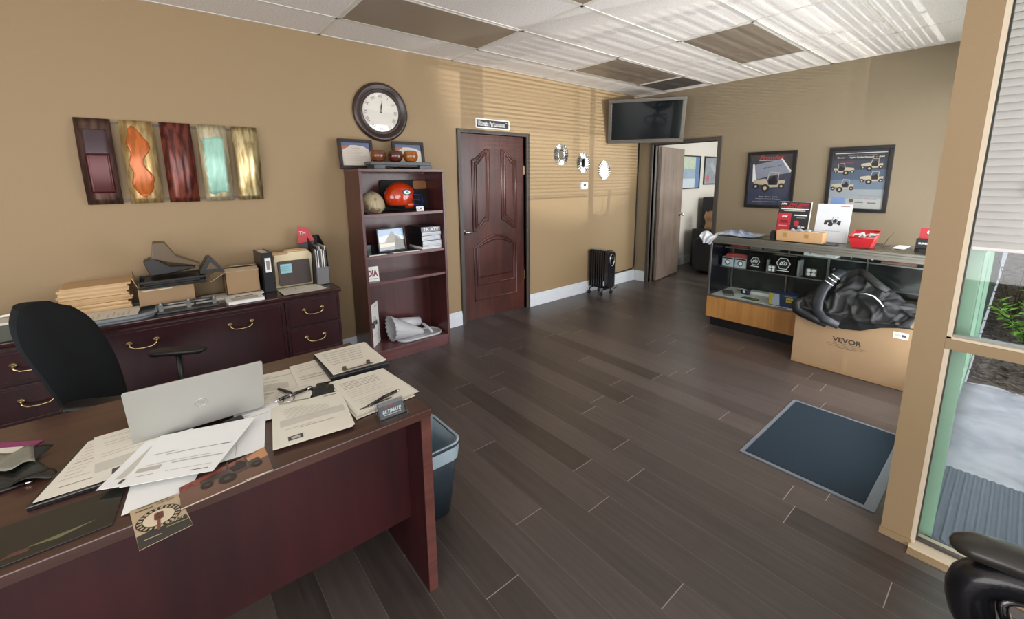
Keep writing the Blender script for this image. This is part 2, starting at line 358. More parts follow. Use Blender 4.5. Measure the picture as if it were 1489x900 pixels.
# door 1 : closed raised-panel door with casing
t = MB()
t.box(-.12, .018, 2.43, DY0, 0, 2.057, M_frame); t.box(-.12, .018, DY1, 3.405, 0, 2.057, M_frame); t.box(-.12, .018, DY0, DY1, DZ, 2.057, M_frame)
t.box(.018, .024, 2.432, 2.445, 0, 2.053, M_frame); t.box(.018, .024, 3.39, 3.403, 0, 2.053, M_frame); t.box(.018, .024, 2.43, 3.405, 2.043, 2.055, M_frame)
struct(t, 'trim_3', bevel=.002)
M_door = wood('door_cherry_wood', '#321916', '#592f27', .33, 'Z', .6)
d = MB(); d.box(-.075, -.035, DY0+.003, DY1-.003, .008, DZ-.003, M_door)
def molding(mb, pts, m, x=-.035):
    P = [(x, y, z) for y, z in pts]
    mb.tube(P, .013, m, n=8, closed=True, flat=.8, upv=(1, 0, 0))
def arc_pts(y0, z0, y1, z1, bulge, n=10, s=False):
    out = []
    for i in range(n+1):
        t_ = i/n; e = (1-math.cos(math.pi*t_))/2 if s else t_
        out.append((y0+(y1-y0)*t_, z0+(z1-z0)*e+bulge*math.sin(math.pi*t_)))
    return out
def inner(pts, k):
    cy = sum(p[0] for p in pts)/len(pts); cz = sum(p[1] for p in pts)/len(pts)
    ry = max(p[0] for p in pts)-cy; rz = max(p[1] for p in pts)-cz
    return [(cy+(y-cy)*(1-k/ry), cz+(z-cz)*(1-k/rz)) for y, z in pts]
PL = arc_pts(2.637, 1.755, 2.855, 1.868, 0, 10, True)[::-1]+arc_pts(2.637, 1.0, 2.848, 1.10, 0, 10, True)
PR = arc_pts(3.03, 1.868, 3.238, 1.758, 0, 10, True)[::-1]+arc_pts(3.03, 1.10, 3.238, 1.0, 0, 10, True)
PB = [(2.637, .218), (3.235, .218)]+arc_pts(3.235, .808, 2.637, .808, .125, 16)
FLD = frame((0, 0, 0), (0, 1, 0), (0, 0, 1))
for P in (PL, PR, PB):
    molding(d, P, M_door); I = inner(P, .035); molding(d, I, M_door, -.036)
    d.prism(inner(P, .05), -.036, -.027, M_door, FLD, top=.94)
door1 = struct(d, 'door_1')
h = MB(); HM = FL(2.515, .997, -.035)
h.lathe([(0.0005, 0), (.031, 0), (.031, .006), (.026, .012), (.013, .014), (.012, .045), (.0005, .046)], M_chrome, HM)
h.tube([(0, 0, .04), (.03, .0, .043), (.08, -.004, .042), (.118, -.008, .036)], [.011, .010, .008, .007], M_chrome, HM)
h.build('door_handle', door1)
for hz in (1.65, .42):
    h = MB(); h.cyl(.007, hz-.05, hz+.05, M_brass, T(-.03, DY1-.001, 0)); h.build('hinge', door1)

# door 2 : open flush door into the office, with frame
t = MB()
t.box(OX0-.05, OX0, L-.018, L+.13, 0, OZ+.05, M_frame); t.box(OX1, OX1+.05, L-.018, L+.13, 0, OZ+.05, M_frame); t.box(OX0, OX1, L-.018, L+.13, OZ, OZ+.05, M_frame)
t.box(OX0, OX0+.013, L+.04, L+.085, 0, OZ, M_frame); t.box(OX0-.045, OX0-.03, L-.024, L-.018, 0, OZ+.045, M_frame); t.box(OX0-.02, OX0-.008, L-.024, L-.018, 0, OZ+.02, M_frame)
struct(t, 'trim_4', bevel=.003)
M_door2 = wood('grey_brown_flush_veneer', '#75655a', '#9c8b80', .3, 'Z', .5)
ang = math.atan2(6.55-5.715, .18-.30)
DM = T(.30, 5.715, 0, ang)
d = MB(); d.box(0, .85, 0, .04, .015, 1.985, M_door2, DM); door2 = struct(d, 'door_2', bevel=.002)
h = MB(); K = DM @ Matrix.Translation((.79, 0, .97)) @ Matrix.Rotation(R_(90), 4, 'X')
h.lathe([(.0005, 0), (.03, 0), (.03, .005), (.012, .01), (.011, .03), (.024, .038), (.029, .052), (.022, .066), (.0005, .068)], M_chrome, K); h.build('door_knob', door2)
h = MB(); K = DM @ Matrix.Translation((.79, .04, .97)) @ Matrix.Rotation(R_(-90), 4, 'X')
h.lathe([(.0005, 0), (.03, 0), (.03, .005), (.012, .01), (.011, .03), (.024, .038), (.029, .052), (.022, .066), (.0005, .068)], M_chrome, K); h.build('door_knob', door2)

# window 1 : right window (upper + lower pane)
w = MB()
w.box(3.607, 3.622, 2.335, 2.41, .018, 2.5, M_cream); w.box(3.622, 3.627, 2.36, 2.375, .03, .885, M_frame); w.box(3.622, 3.627, 2.36, 2.375, .935, 2.5, M_frame)
w.box(3.607, 5.6, 2.33, 2.42, .885, .925, M_tan); w.box(3.607, 5.6, 2.335, 2.35, .925, .935, M_cream); w.box(3.622, 5.6, 2.35, 2.38, .925, .942, M_alu)
w.box(3.622, 5.6, 2.36, 2.38, .018, .03, M_frame); w.box(4.9, 4.99, 2.33, 2.42, .018, 2.5, M_tan)
win1 = struct(w, 'window_1', bevel=.001)
for z0, z1 in ((.03, .885), (.942, 2.5)):
    g = MB(); g.box(3.62, 5.6, 2.366, 2.372, z0, z1, M_glass); g.build('glass_pane', win1)
# window 2 : storefront beside the display case, window 3 / 4 : unseen glazing added behind the camera for the fill
w = MB()
for y in (2.45, 3.36, 4.42, 5.39): w.box(3.51, 3.662 if y < 3 else 3.62, y, y+.06, 0 if y < 3.4 else .12, 2.5, M_green)
w.box(3.601, 3.607, 3.42, L, 0, .12, M_greend); w.box(3.601, 3.607, 5.45, L, .12, 2.6, M_greend); w.box(3.601, 3.612, 2.45, L, 2.5, 2.62, M_greend)
w.box(3.51, 3.62, 2.45, 3.42, 2.1, 2.16, M_green); w.box(3.52, 3.62, 3.42, 5.45, .12, .18, M_green)
win2 = struct(w, 'window_2', bevel=.002)
for y0, y1, z0, z1 in ((2.51, 3.36, 2.16, 2.5), (3.42, 4.42, .18, 2.5), (4.48, 5.39, .18, 2.5)):
    g = MB(); g.box(3.572, 3.578, y0, y1, z0, z1, M_glass); g.build('glass_pane', win2)
# glazed entrance door, green stiles
d = MB()
for y in (2.515, 3.27): d.box(3.54, 3.6, y, y+.085, .02, 2.09, M_green)
for z, hh in ((.02, .2), (1.98, .11), (.95, .05)): d.box(3.545, 3.598, 2.6, 3.27, z, z+hh, M_green)
door3 = struct(d, 'door_3', bevel=.003)
g = MB(); g.box(3.567, 3.573, 2.6, 3.27, .22, 1.98, M_glass); g.build('glass_pane', door3)
g = MB(); g.box(3.60, 3.648, 2.53, 3.34, 1.19, 1.225, M_green); g.box(3.60, 3.62, 2.53, 2.56, 1.13, 1.19, M_green); g.box(3.60, 3.62, 3.31, 3.34, 1.13, 1.19, M_green); g.build('push_bar', door3)
for nm, bx in (('added_window_3', (5.63, 5.64, -2.1, 1.5, .25, 2.45)), ('added_window_4', (1.5, 4.5, -2.66, -2.65, .35, 2.35)), ('window_5', (2.44, 2.45, 6.7, 8.5, .8, 2.2))):
    g = MB(); g.box(*bx, M_glass); struct(g, nm)

# blinds
M_slat = mat('white_blind_slat', '#eceae4', .45)
def transl(name, col, t):
    m, nt, p = newmat(name); L_ = nt.links.new; out = nt.nodes['Material Output']
    tr = nd(nt, 'ShaderNodeBsdfTranslucent'); tr.inputs[0].default_value = srgb(col); mx = nd(nt, 'ShaderNodeMixShader'); mx.inputs[0].default_value = t
    p.inputs['Base Color'].default_value = srgb(col); p.inputs['Roughness'].default_value = .45
    L_(p.outputs[0], mx.inputs[1]); L_(tr.outputs[0], mx.inputs[2]); L_(mx.outputs[0], out.inputs[0]); return m
M_slatT = transl('translucent_white_slat', '#d6d6d2', .3)
def blind(label, axis, a0, a1, pos, z0, z1, pitch, tilt, wdt=.025, cat='window blind', mat_=None, group=None):
    mat_ = mat_ or M_slatT
    loc = ((a0+a1)/2, pos, z0) if axis == 'x' else (pos, (a0+a1)/2, z0)
    e = empty('window_blind', loc, label, cat, group)
    def P(a, c, z): return (a, pos+c, z) if axis == 'x' else (pos+c, a, z)
    s = MB(); n = int((z1-.04-z0-.02)/pitch)
    for k in range(n):
        z = z0+.025+k*pitch
        v = []
        for q, t_ in enumerate((-1, -.35, .35, 1)):
            c = wdt/2*t_*math.cos(tilt); dz = wdt/2*t_*math.sin(tilt)+.002*(1-t_*t_)
            v += [P(a0, c, z+dz), P(a1, c, z+dz)]
        s.add(v, [(0, 1, 3, 2), (2, 3, 5, 4), (4, 5, 7, 6)], mat_, None, True)
    s.build('slats', e)
    r = MB(); A = P(a0, -.015, z1-.035); B_ = P(a1, .015, z1)
    r.box(min(A[0], B_[0]), max(A[0], B_[0]), min(A[1], B_[1]), max(A[1], B_[1]), z1-.035, z1, M_white); r.build('headrail', e)
    r = MB(); A = P(a0, -.013, z0); B_ = P(a1, .013, z0+.015)
    r.box(min(A[0], B_[0]), max(A[0], B_[0]), min(A[1], B_[1]), max(A[1], B_[1]), z0, z0+.014, M_white); r.build('bottom_rail', e, bevel=.003)
    for f_ in (.12, .5, .88):
        a = a0+(a1-a0)*f_; r = MB(); r.tube([P(a, -.013, z0+.01), P(a, -.013, z1-.03)], .0009, M_white, n=5); r.build('ladder_cord', e)
    return e
bl = blind('white mini blinds lowered over the upper pane right of the tan pillar', 'x', 3.63, 5.58, 2.345, 1.275, 2.5, .0265, R_(60), wdt=.033)
r = MB(); r.tube([(3.752, 2.322, 2.4), (3.752, 2.322, 1.53)], .0012, M_white, n=5)
r.build('pull_cord', bl); r = MB(); r.lathe([(.0005, 1.53), (.004, 1.53), (.009, 1.50), (.0095, 1.47), (.0005, 1.465)], M_cream, T(3.752, 2.322, 0), 12); r.build('cord_tassel', bl)
for a0_, a1_ in ((3.43, 4.41), (4.49, 5.38)):
    blind('white slatted blind in the storefront window, '+('nearer the glazed entrance door' if a0_ < 4 else 'nearer the poster wall'), 'y', a0_, a1_, 3.535, 1.22, 2.49, .0255, R_(13), group='blinds in the storefront window')

# ceiling fixtures
M_lens = mat('unlit_prismatic_lens', '#8c8072', .35, bump=.3, bscale=400)
def troffer(x0, y0, label):
    e = empty('ceiling_light', (x0+G/2, y0+G, H-.004), label, 'ceiling light', 'unlit ceiling lights')
    f = MB(); a = .014
    f.box(x0+a, x0+G-a, y0+a, y0+a+.012, H-.006, H, M_tee); f.box(x0+a, x0+G-a, y0+2*G-a-.012, y0+2*G-a, H-.006, H, M_tee)
    f.box(x0+a, x0+a+.012, y0+a, y0+2*G-a, H-.006, H, M_tee); f.box(x0+G-a-.012, x0+G-a, y0+a, y0+2*G-a, H-.006, H, M_tee); f.build('frame', e)
    g = MB(); g.box(x0+a+.01, x0+G-a-.01, y0+a+.01, y0+2*G-a-.01, H-.0045, H-.001, M_lens); g.build('lens', e)
troffer(X0, Y0, 'unlit ceiling light panel in the row by the left wall, nearest to the camera')
troffer(X0, Y0+4*G, 'unlit ceiling light panel just in front of the ceiling vent')
troffer(X0+2*G, Y0+4*G, 'unlit ceiling light panel out over the room towards the posters')
troffer(X0+2*G, Y0, 'unlit ceiling light panel whose corner just shows at the top picture edge')
e = empty('ceiling_vent', (X0+G/2, Y0+6*G+.3, H-.004), 'dusty dark return air vent in the ceiling above the television', 'ceiling vent')
M_dust = mat('dusty_dark_filter', '#57524b', .9, var=.35, scale=30)
f = MB(); y0 = Y0+6*G; f.box(X0+.02, X0+G-.02, y0+.02, y0+.56, H-.0045, H-.001, M_dust); f.build('filter', e)
f = MB()
for k in range(24): f.box(X0+.02, X0+G-.02, y0+.03+k*.0225, y0+.034+k*.0225, H-.007, H-.004, M_dust)
f.build('grille', e)
f = MB(); f.box(X0+.008, X0+.022, y0+.012, y0+.57, H-.007, H, M_tee); f.box(X0+G-.022, X0+G-.008, y0+.012, y0+.57, H-.007, H, M_tee); f.box(X0+.008, X0+G-.008, y0+.558, y0+.572, H-.007, H, M_tee); f.box(X0+.008, X0+G-.008, y0+.012, y0+.024, H-.007, H, M_tee)
f.build('frame', e)

# outside ground
def conc():
    m, nt, p = newmat('pale_concrete'); L_ = nt.links.new; tc = nd(nt, 'ShaderNodeTexCoord')
    n1 = nd(nt, 'ShaderNodeTexNoise'); n1.inputs['Scale'].default_value = 5; n1.inputs['Detail'].default_value = 9; n1.inputs['Distortion'].default_value = .6; L_(tc.outputs['Object'], n1.inputs[0])
    cr = nd(nt, 'ShaderNodeValToRGB'); cr.color_ramp.elements[0].position = .32; cr.color_ramp.elements[1].position = .68
    cr.color_ramp.elements[0].color = srgb('#acb1bf'); cr.color_ramp.elements[1].color = srgb('#d2d6e0'); L_(n1.outputs[0], cr.inputs[0]); L_(cr.outputs[0], p.inputs['Base Color']); p.inputs['Roughness'].default_value = .9
    return m
g = MB(); g.box(3.6, 12, 2.42, 4.6, -.1, -.001, conc()); g.box(3.95, 3.962, 3.2, 4.6, -.001, .0008, mat('pale_joint', '#b9bec0', .9))
g.box(5.75, 12, -4, 2.42, -.1, -.001, conc())
struct(g, 'ground_concrete')
def mulch():
    m, nt, p = newmat('grey_brown_mulch'); L_ = nt.links.new; tc = nd(nt, 'ShaderNodeTexCoord')
    n1 = nd(nt, 'ShaderNodeTexVoronoi'); n1.inputs['Scale'].default_value = 24; L_(tc.outputs['Object'], n1.inputs[0])
    cr = nd(nt, 'ShaderNodeValToRGB'); cr.color_ramp.elements[0].color = srgb('#4a4038'); cr.color_ramp.elements[1].color = srgb('#8c8178'); L_(n1.outputs['Color'], cr.inputs[0]); L_(cr.outputs[0], p.inputs['Base Color']); p.inputs['Roughness'].default_value = .95
    b_ = nd(nt, 'ShaderNodeBump'); b_.inputs['Strength'].default_value = 1; b_.inputs['Distance'].default_value = .02; L_(n1.outputs[0], b_.inputs['Height']); L_(b_.outputs[0], p.inputs['Normal']); return m
random.seed(4)
g = MB(); mm = mulch()
g.grid(lambda u, v: (3.62+8*u, 4.6+9*v, .0+.02*math.sin(u*90)*math.cos(v*80)), 60, 60, mm)
for k in range(1500):
    x = 3.65+random.random()**1.6*2.4; y = 4.58+random.random()*4.5; a = random.random()*3.14; l = .02+random.random()*.035
    g.box(-l, l, -.006, .006, 0, .008, mm, T(x, y, .012+random.random()*.012, a, random.random()*.6-.3, random.random()*.6-.3))
tag(g.build('mulch_bed', origin=(4, 6, 0)), 'grey brown wood mulch bed outside the window beyond the concrete', 'mulch', kind='stuff')

# ================================================================== WALL THINGS
# framed metal wall art: five curved strips on two rails
e = empty('metal_wall_art', (0.0, .19, 1.42), 'metal wall art of five coloured curved strips above the credenza', 'wall art')
def artmat(name, edge, fill, fill2=None, rough=.28, metal=.6):
    m, nt, p = newmat(name); L_ = nt.links.new; tc = nd(nt, 'ShaderNodeTexCoord')
    n1 = nd(nt, 'ShaderNodeTexNoise'); n1.inputs['Scale'].default_value = 14; n1.inputs['Detail'].default_value = 7
    mp = nd(nt, 'ShaderNodeMapping'); mp.inputs['Scale'].default_value = (3, 3, .45); L_(tc.outputs['Object'], mp.inputs[0]); L_(mp.outputs[0], n1.inputs[0])
    mx = nd(nt, 'ShaderNodeMixRGB'); mx.inputs[1].default_value = srgb(edge); mx.inputs[2].default_value = srgb(fill)
    cr = nd(nt, 'ShaderNodeValToRGB'); cr.color_ramp.elements[0].position = .42; cr.color_ramp.elements[1].position = .58; L_(n1.outputs[0], cr.inputs[0]); L_(cr.outputs[0], mx.inputs[0]); L_(mx.outputs[0], p.inputs['Base Color'])
    p.inputs['Roughness'].default_value = rough; p.inputs['Metallic'].default_value = metal; return m
A1 = artmat('bronze_brown_patina', '#4f3a35', '#6b5248'); A1a = mat('slate_violet_enamel', '#4a3c40', .3, .3, var=.15); A1b = mat('oxblood_enamel', '#4c1a1c', .25, .3, var=.12)
A2 = artmat('brushed_gold', '#a98a57', '#cdb480'); A2a = artmat('burnt_orange_enamel', '#a85a22', '#c4692c', rough=.2, metal=.2)
A3 = artmat('red_wood_grain_enamel', '#4a1f1b', '#7a3f31', rough=.2, metal=.3)
A4 = artmat('pale_champagne_metal', '#bdb48c', '#d8d2b4'); A4a = artmat('seafoam_enamel', '#8ec2ae', '#a6d6c2', rough=.2, metal=.1)
A5 = artmat('hammered_champagne', '#a3905f', '#dacb9c', rough=.3, metal=.8)
def bow(z, off=0): return .018+.032*math.sin(math.pi*(z-1.42)/.525)+off
for nm, y0_, y1_, m0 in (('strip', -.29, -.125, A1), ('strip', -.088, .078, A2), ('strip', .111, .277, A3), ('strip', .311, .479, A4), ('strip', .513, .672, A5)):
    s = MB(); s.grid(lambda u, v: (bow(1.42+.525*v), y0_+(y1_-y0_)*u, 1.42+.525*v), 1, 16, m0)
    def patch(pts_fn, m, off): s.grid(lambda u, v: (lambda y, z: (bow(z, off), y, z))(*pts_fn(u, v)), 6, 20, m)
    if m0 is A1:
        patch(lambda u, v: (y0_+.028+(.112)*u, 1.49+.24*v), A1b, .0025); patch(lambda u, v: (y0_+.028+.112*u, 1.73+.15*v), A1a, .0025)
    if m0 is A2:
        def fo(u, v):
            wv = .5+.5*math.sin(v*14+1); l_ = y0_+.028+.008*math.sin(v*23); r_ = y1_-.028-.045*wv*(1 if v > .15 else .4)
            k = min(1, v*9, (1-v)*9)**.5
            c_m = (l_+r_)/2; return (c_m+(u-.5)*(r_-l_)*k, 1.455+.46*v)
        patch(fo, A2a, .003)
    if m0 is A4:
        patch(lambda u, v: (y0_+.025+.118*u+.004*math.sin(v*40+u*9), 1.475+.385*v+.01*math.sin(u*31)*(1 if v in (0, 1) else 0)), A4a, .0025)
    s.build(nm, e, solid=.003)
s = MB(); s.box(.004, .016, -.28, .665, 1.437, 1.449, M_frame); s.box(.004, .016, -.28, .665, 1.918, 1.930, M_frame)
for y_ in (-.2, .19, .58): s.box(0, .02, y_-.006, y_+.006, 1.43, 1.935, M_frame)
s.build('back_rail', e)

# wall clock
e = empty('wall_clock', (0.0, 1.653, 2.14), 'round wall clock with a wide dark wooden rim above the bookcase', 'clock')
M_rim = wood('dark_walnut_rim', '#241a18', '#40302b', .3, 'Y', 1)
K = FL(1.653, 2.14)
s = MB(); s.lathe([(.05, 0), (.245, 0), (.25, .008), (.248, .02), (.238, .03), (.222, .036), (.218, .033), (.205, .032), (.198, .026), (.192, .026), (.188, .018), (.18, .017), (.176, .022), (.168, .022), (.164, .010)], M_rim, K, 64); s.build('rim', e)
s = MB(); s.lathe([(.0005, .008), (.165, .008)], mat('clock_face_white', '#e6e3d8', .4, var=.03, scale=9), K, 48, False); face = s
for k in range(12):
    a = math.pi/2-k*math.pi/6; r0 = .135; KM = K @ Matrix.Translation((r0*math.cos(a), r0*math.sin(a), .0086)) @ Matrix.Rotation(a-math.pi/2, 4, 'Z')
    face.text(['XII', 'I', 'II', 'III', 'IIII', 'V', 'VI', 'VII', 'VIII', 'IX', 'X', 'XI'][k], M_inkd, KM, h=.026, z=0)
for k in range(60):
    a = k*math.pi/30; KM = K @ Matrix.Rotation(a, 4, 'Z'); face.rect(-.0006, .0006, .154, .158, M_inkd, KM, .0086)
face.build('dial', e)
s = MB()
def hand(mb, ang_, l_, w_): 
    KM = K @ Matrix.Rotation(-ang_, 4, 'Z'); mb.prism([(-w_, 0), (w_, 0), (w_*1.8, l_*.6), (0, l_), (-w_*1.8, l_*.6)], .010, .0112, M_black, KM)
hand(s, R_(5), .075, .0025); s.build('hour_hand', e)
s = MB(); hand(s, R_(10), .115, .0018); s.cyl(.006, .009, .013, M_black, K, 16); s.build('minute_hand', e)
s = MB(); s.lathe([(.0005, .0165), (.08, .016), (.166, .0145)], glass('dial_glass', (1, 1, 1), .07), K, 40); s.build('glass_cover', e)

# sign above the door
e = empty('door_sign', (0, 2.9, 2.07), 'narrow black sign with white border above the closed door', 'sign')
K = FL(2.895, 2.1265)
s = MB(); s.prism(rrect(.452, .099, .012), 0, .004, M_paperw, K); s.prism(rrect(.424, .074, .004), .004, .0045, mat('charcoal_print', '#2c2e33', .4), K)
s.build('plate', e)
s = MB(); s.text('Ultimate Performance', M_paperw, K, w=.355, h=.05, z=.0052, cx=-.02, bold=.01); s.text('TM', M_paperw, K, w=.025, h=.014, z=.0052, cx=.178, cy=.018); s.build('lettering', e)

# three round fluted mirrors
M_silver = mat('fluted_silver_glass', '#c9cac8', .14, 1, var=.05)
def mirror(y, z, r, label):
    e = empty('round_mirror', (0, y, z), label, 'mirror', 'small round mirrors by the television'); K = FL(y, z)
    s = MB(); n = 24; v = []; N = n*8
    for rr_, amp, zz in ((.42, 0, .013), (.5, .15, .012), (.96, 1, .006), (.97, 1, 0)):
        for i in range(N):
            a = 2*math.pi*i/N; f = abs(math.sin(a*n/2)); v.append((r*(rr_+.04*f*amp)*math.cos(a), r*(rr_+.04*f*amp)*math.sin(a), zz+.006*f*(amp if zz > 0 else 0)))
    fs = [(j*N+i, j*N+(i+1) % N, (j+1)*N+(i+1) % N, (j+1)*N+i) for j in range(3) for i in range(N)]
    s.add(v, fs, M_silver, K, False); s.build('fluted_rim', e)
    s = MB(); s.lathe([(.0005, .011), (r*.38, .011), (r*.42, .014), (r*.44, .013)], mat('mirror_silver', '#e3e6e6', .03, 1), K, 32, False); s.build('mirror_glass', e)
mirror(3.935, 1.842, .127, 'small round fluted mirror nearest the closed door, highest of three')
mirror(4.352, 1.747, .127, 'small round fluted mirror above the thermostat, middle of three')
mirror(4.781, 1.657, .125, 'small round fluted mirror nearest the corner, lowest of three')
e = empty('thermostat', (0, 4.37, 1.41), 'white square thermostat under the middle round mirror', 'thermostat'); K = FL(4.37, 1.455)
s = MB(); s.prism(rrect(.135, .092, .012), 0, .022, M_white, K, top=.95); s.build('body', e, bevel=.002)
s = MB(); s.prism(rrect(.045, .022, .004), .022, .0232, M_inkd, K @ Matrix.Translation((0, .008, 0))); s.build('display', e)

# television tilted in the corner
TVc = Vector((.451, 5.041, 2.273)); ya = .645; ti = .268
ur = Vector((math.cos(ya), math.sin(ya), 0)); nn = Vector((math.sin(ya), -math.cos(ya), 0)); uu = Vector((0, 0, 1))*math.cos(ti)+nn*math.sin(ti)
K = frame(TVc, ur, uu)
M_bez = mat('warm_grey_bezel', '#59554c', .35, .2)
e = empty('television', (.22, 5.33, 2.27), 'flat screen television tilted down on a bracket in the far corner', 'television')
s = MB(); W_, H_ = .95, .56
s.prism(rrect(W_, H_, .012), -.045, -.012, M_black, K)
for x0, x1, y0, y1 in ((-W_/2, W_/2, H_/2-.042, H_/2), (-W_/2, W_/2, -H_/2, -H_/2+.05), (-W_/2, -W_/2+.045, -H_/2+.05, H_/2-.042), (W_/2-.045, W_/2, -H_/2+.05, H_/2-.042)):
    s.box(x0, x1, y0, y1, -.012, .008, M_bez, K)
s.prism(rrect(.6, .34, .03), -.08, -.045, M_black, K); s.build('casing', e, bevel=.003)
s = MB(); s.box(-W_/2+.045, W_/2-.045, -H_/2+.05, H_/2-.042, -.012, 0, mat('dark_glossy_screen', '#0e1416', .08, coat=.6, var=0), K); s.build('screen', e)
s = MB(); bp = TVc-nn*.08; wp = Vector((.0, 5.58, 2.3)); 
s.tube([bp, bp-nn*.12, wp+Vector((.03, -.03, 0))], .022, M_black, n=8); s.box(.0, .02, 5.48, 5.58, 2.18, 2.42, M_black); s.build('wall_bracket', e)
# black cable from the television to the heater
s = MB(); s.tube([(.016, 5.556, 2.06), (.013, 5.558, 1.2), (.012, 5.556, .26), (.013, 5.545, .205), (.014, 5.50, .186), (.014, 5.2, .176), (.014, 4.85, .172), (.02, 4.72, .17), (.035, 4.64, .17)], .0085, M_black, n=8)
tag(s.build('power_cable'), 'black cable running down the far corner and along the baseboard', 'cable')

# posters
def buggy(mb, K, sc, body, dark, mx=1):
    def pp(pts, m, z): mb.poly([(x*sc*mx, y*sc) for x, y in (pts if mx > 0 else pts[::-1])], m, K, z)
    pp([(-1, .1), (-.95, .32), (-.25, .42), (-.1, .36), (.0, -.02), (.55, -.02), (.62, .3), (1.0, .34), (1.02, .12), (.8, -.08), (.6, -.16), (-.1, -.2), (-.4, .0), (-.8, .02)], body, .0006)
    pp([(-.02, .38), (.05, .02), (.5, .02), (.56, .36), (.3, .44)], dark, .0008)
    for w_ in (((-.12, .36), (.02, .9), (.06, .9), (-.04, .36)), ((.0, .86), (.02, .91), (.62, .86), (.6, .82)), ((.56, .3), (.58, .86), (.63, .86), (.62, .3)), ((.2, .36), (.26, .6), (.42, .6), (.5, .36))): pp(w_, dark if w_[0][0] == .2 else body, .001)
    for cx, cy, r in ((-.82, -.12, .2), (-.2, -.25, .29), (.82, -.1, .2)):
        mb.poly([(x*sc*mx, y*sc) for x, y in circ(r, 20, cx, cy)][::mx], dark, K, .0012); mb.poly([(x*sc*mx, y*sc) for x, y in circ(r*.42, 14, cx, cy)][::mx], body, K, .0016)
M_pframe = mat('black_picture_frame', '#1b1b1c', .35)
M_navy = mat('navy_poster', '#38435a', .45, var=.15, scale=3); M_khaki = mat('sand_vehicle_print', '#c2b99f', .5); M_dk = mat('dark_vehicle_print', '#23211f', .5)
def picture(x0, x1, z0, z1, label, prn, cat='framed poster', name='framed_poster', group=None, K=None, fw_=.036, fm=None, gl=True):
    w_, h_ = x1-x0, z1-z0; K = K or FB((x0+x1)/2, (z0+z1)/2, L)
    e = empty(name, tuple(K @ Vector((0, -h_/2, 0))), label, cat, group); fm = fm or M_pframe
    s = MB()
    for a, b_, c, d_ in ((-w_/2, w_/2, h_/2-fw_, h_/2), (-w_/2, w_/2, -h_/2, -h_/2+fw_), (-w_/2, -w_/2+fw_, -h_/2+fw_, h_/2-fw_), (w_/2-fw_, w_/2, -h_/2+fw_, h_/2-fw_)): s.box(a, b_, c, d_, .001, .022, fm, K)
    s.build('frame', e, bevel=.003)
    s = MB(); prn(s, K @ Matrix.Translation((0, 0, .008)), w_-2*fw_, h_-2*fw_); s.build('print', e)
    if gl: s = MB(); s.rect(-w_/2+fw_, w_/2-fw_, -h_/2+fw_, h_/2-fw_, glass('picture_glass', (1, 1, 1), .05), K, .014); s.build('glass', e)
    return e
def pr1(s, K, w_, h_):
    s.box(-w_/2, w_/2, -h_/2, h_/2, -.004, 0, M_navy, K); s.rect(-w_/2, w_/2, h_*.2, h_/2, mat('charcoal_poster', '#3c3d40', .45), K, .0003)
    s.poly([(-.185, .02), (-.175, .175), (.11, .235), (.205, .08), (.0, .045), (-.16, .0)], mat('blueprint_grey', '#8b93a3', .5, var=.1), K, .0004)
    s.poly([(-.187, -.02), (-.195, .18), (-.178, .185), (-.145, -.01)], M_paperw, K, .0006); s.poly([(.1, .238), (.115, .24), (.215, .1), (.203, .08)], M_paperw, K, .0006)
    for k in range(4): s.poly([(-.08+k*.05, .13+k*.008), (-.04+k*.05, .14+k*.008), (-.04+k*.05, .146+k*.008), (-.08+k*.05, .136+k*.008)], M_inkd, K, .0006)
    s.text('Prowler', mat('poster_red', '#b83a42', .5), K, w=.26, h=.045, z=.0008, cy=.255, cx=-.0, shear=.4, bold=.02)
    s.rect(-.13, .12, .222, .226, M_paperw, K, .0008)
    buggy(s, K @ Matrix.Translation((-.01, -.055, 0)), .165, M_khaki, M_dk)
    s.text('Patrol - Recon - Assault,', M_paperw, K, w=.2, h=.016, z=.0008, cy=-.195); s.text('Utility, Command, Transport', M_paperw, K, w=.27, h=.016, z=.0008, cy=-.222)
    s.rect(-.17, .17, -.252, -.249, M_inkl, K, .0008)
picture(1.532, 2.045, 1.183, 1.834, 'black framed poster of one sand coloured buggy, nearest the open doorway', pr1)
def pr2(s, K, w_, h_):
    cols = ['#33363b', '#3c4552', '#4f6075', '#6d7f92', '#9aa4a8', '#b4b8b4']
    for k, c in enumerate(cols): s.box(-w_/2, w_/2, h_/2-h_*(k+1)/6, h_/2-h_*k/6, -.004, 0, mat('poster_band_%d' % k, c, .45), K)
    s.rect(-.21, .21, .262, .268, M_paperw, K, .0008); s.rect(-.1, .13, .240, .245, M_ink, K, .0008)
    s.text('Recon  -  Light Strike/Assault  -  SAR', M_paperw, K, w=.38, h=.018, z=.0008, cy=.222, shear=.3, bold=.015)
    s.text('Prowler', mat('poster_red', '#b83a42', .5), K, w=.12, h=.016, z=.0008, cx=-.1, cy=.17, shear=.4)
    for x, y, sc, mx in ((-.12, .09, .085, -1), (.1, .13, .085, 1), (.11, .0, .09, 1), (-.12, -.08, .095, 1)): buggy(s, K @ Matrix.Translation((x, y, 0)), sc, M_khaki, M_dk, mx)
    s.poly([(-.205, -.26), (-.2, -.185), (-.08, -.185), (-.075, -.26)], mat('pale_blue_print', '#7d9ccc', .5), K, .0007)
    s.poly(circ(.02, 12, -.03, -.215), mat('brown_print', '#6a5644', .5), K, .0007)
    s.text('Prowler', mat('poster_red', '#b83a42', .5), K, w=.11, h=.016, z=.0008, cx=.13, cy=-.195, shear=.4); s.rect(.02, .2, -.165, -.162, M_ink, K, .0008)
    s.rect(.0, .07, -.235, -.229, M_inkd, K, .0008); s.rect(.1, .17, -.237, -.229, M_inkd, K, .0008)
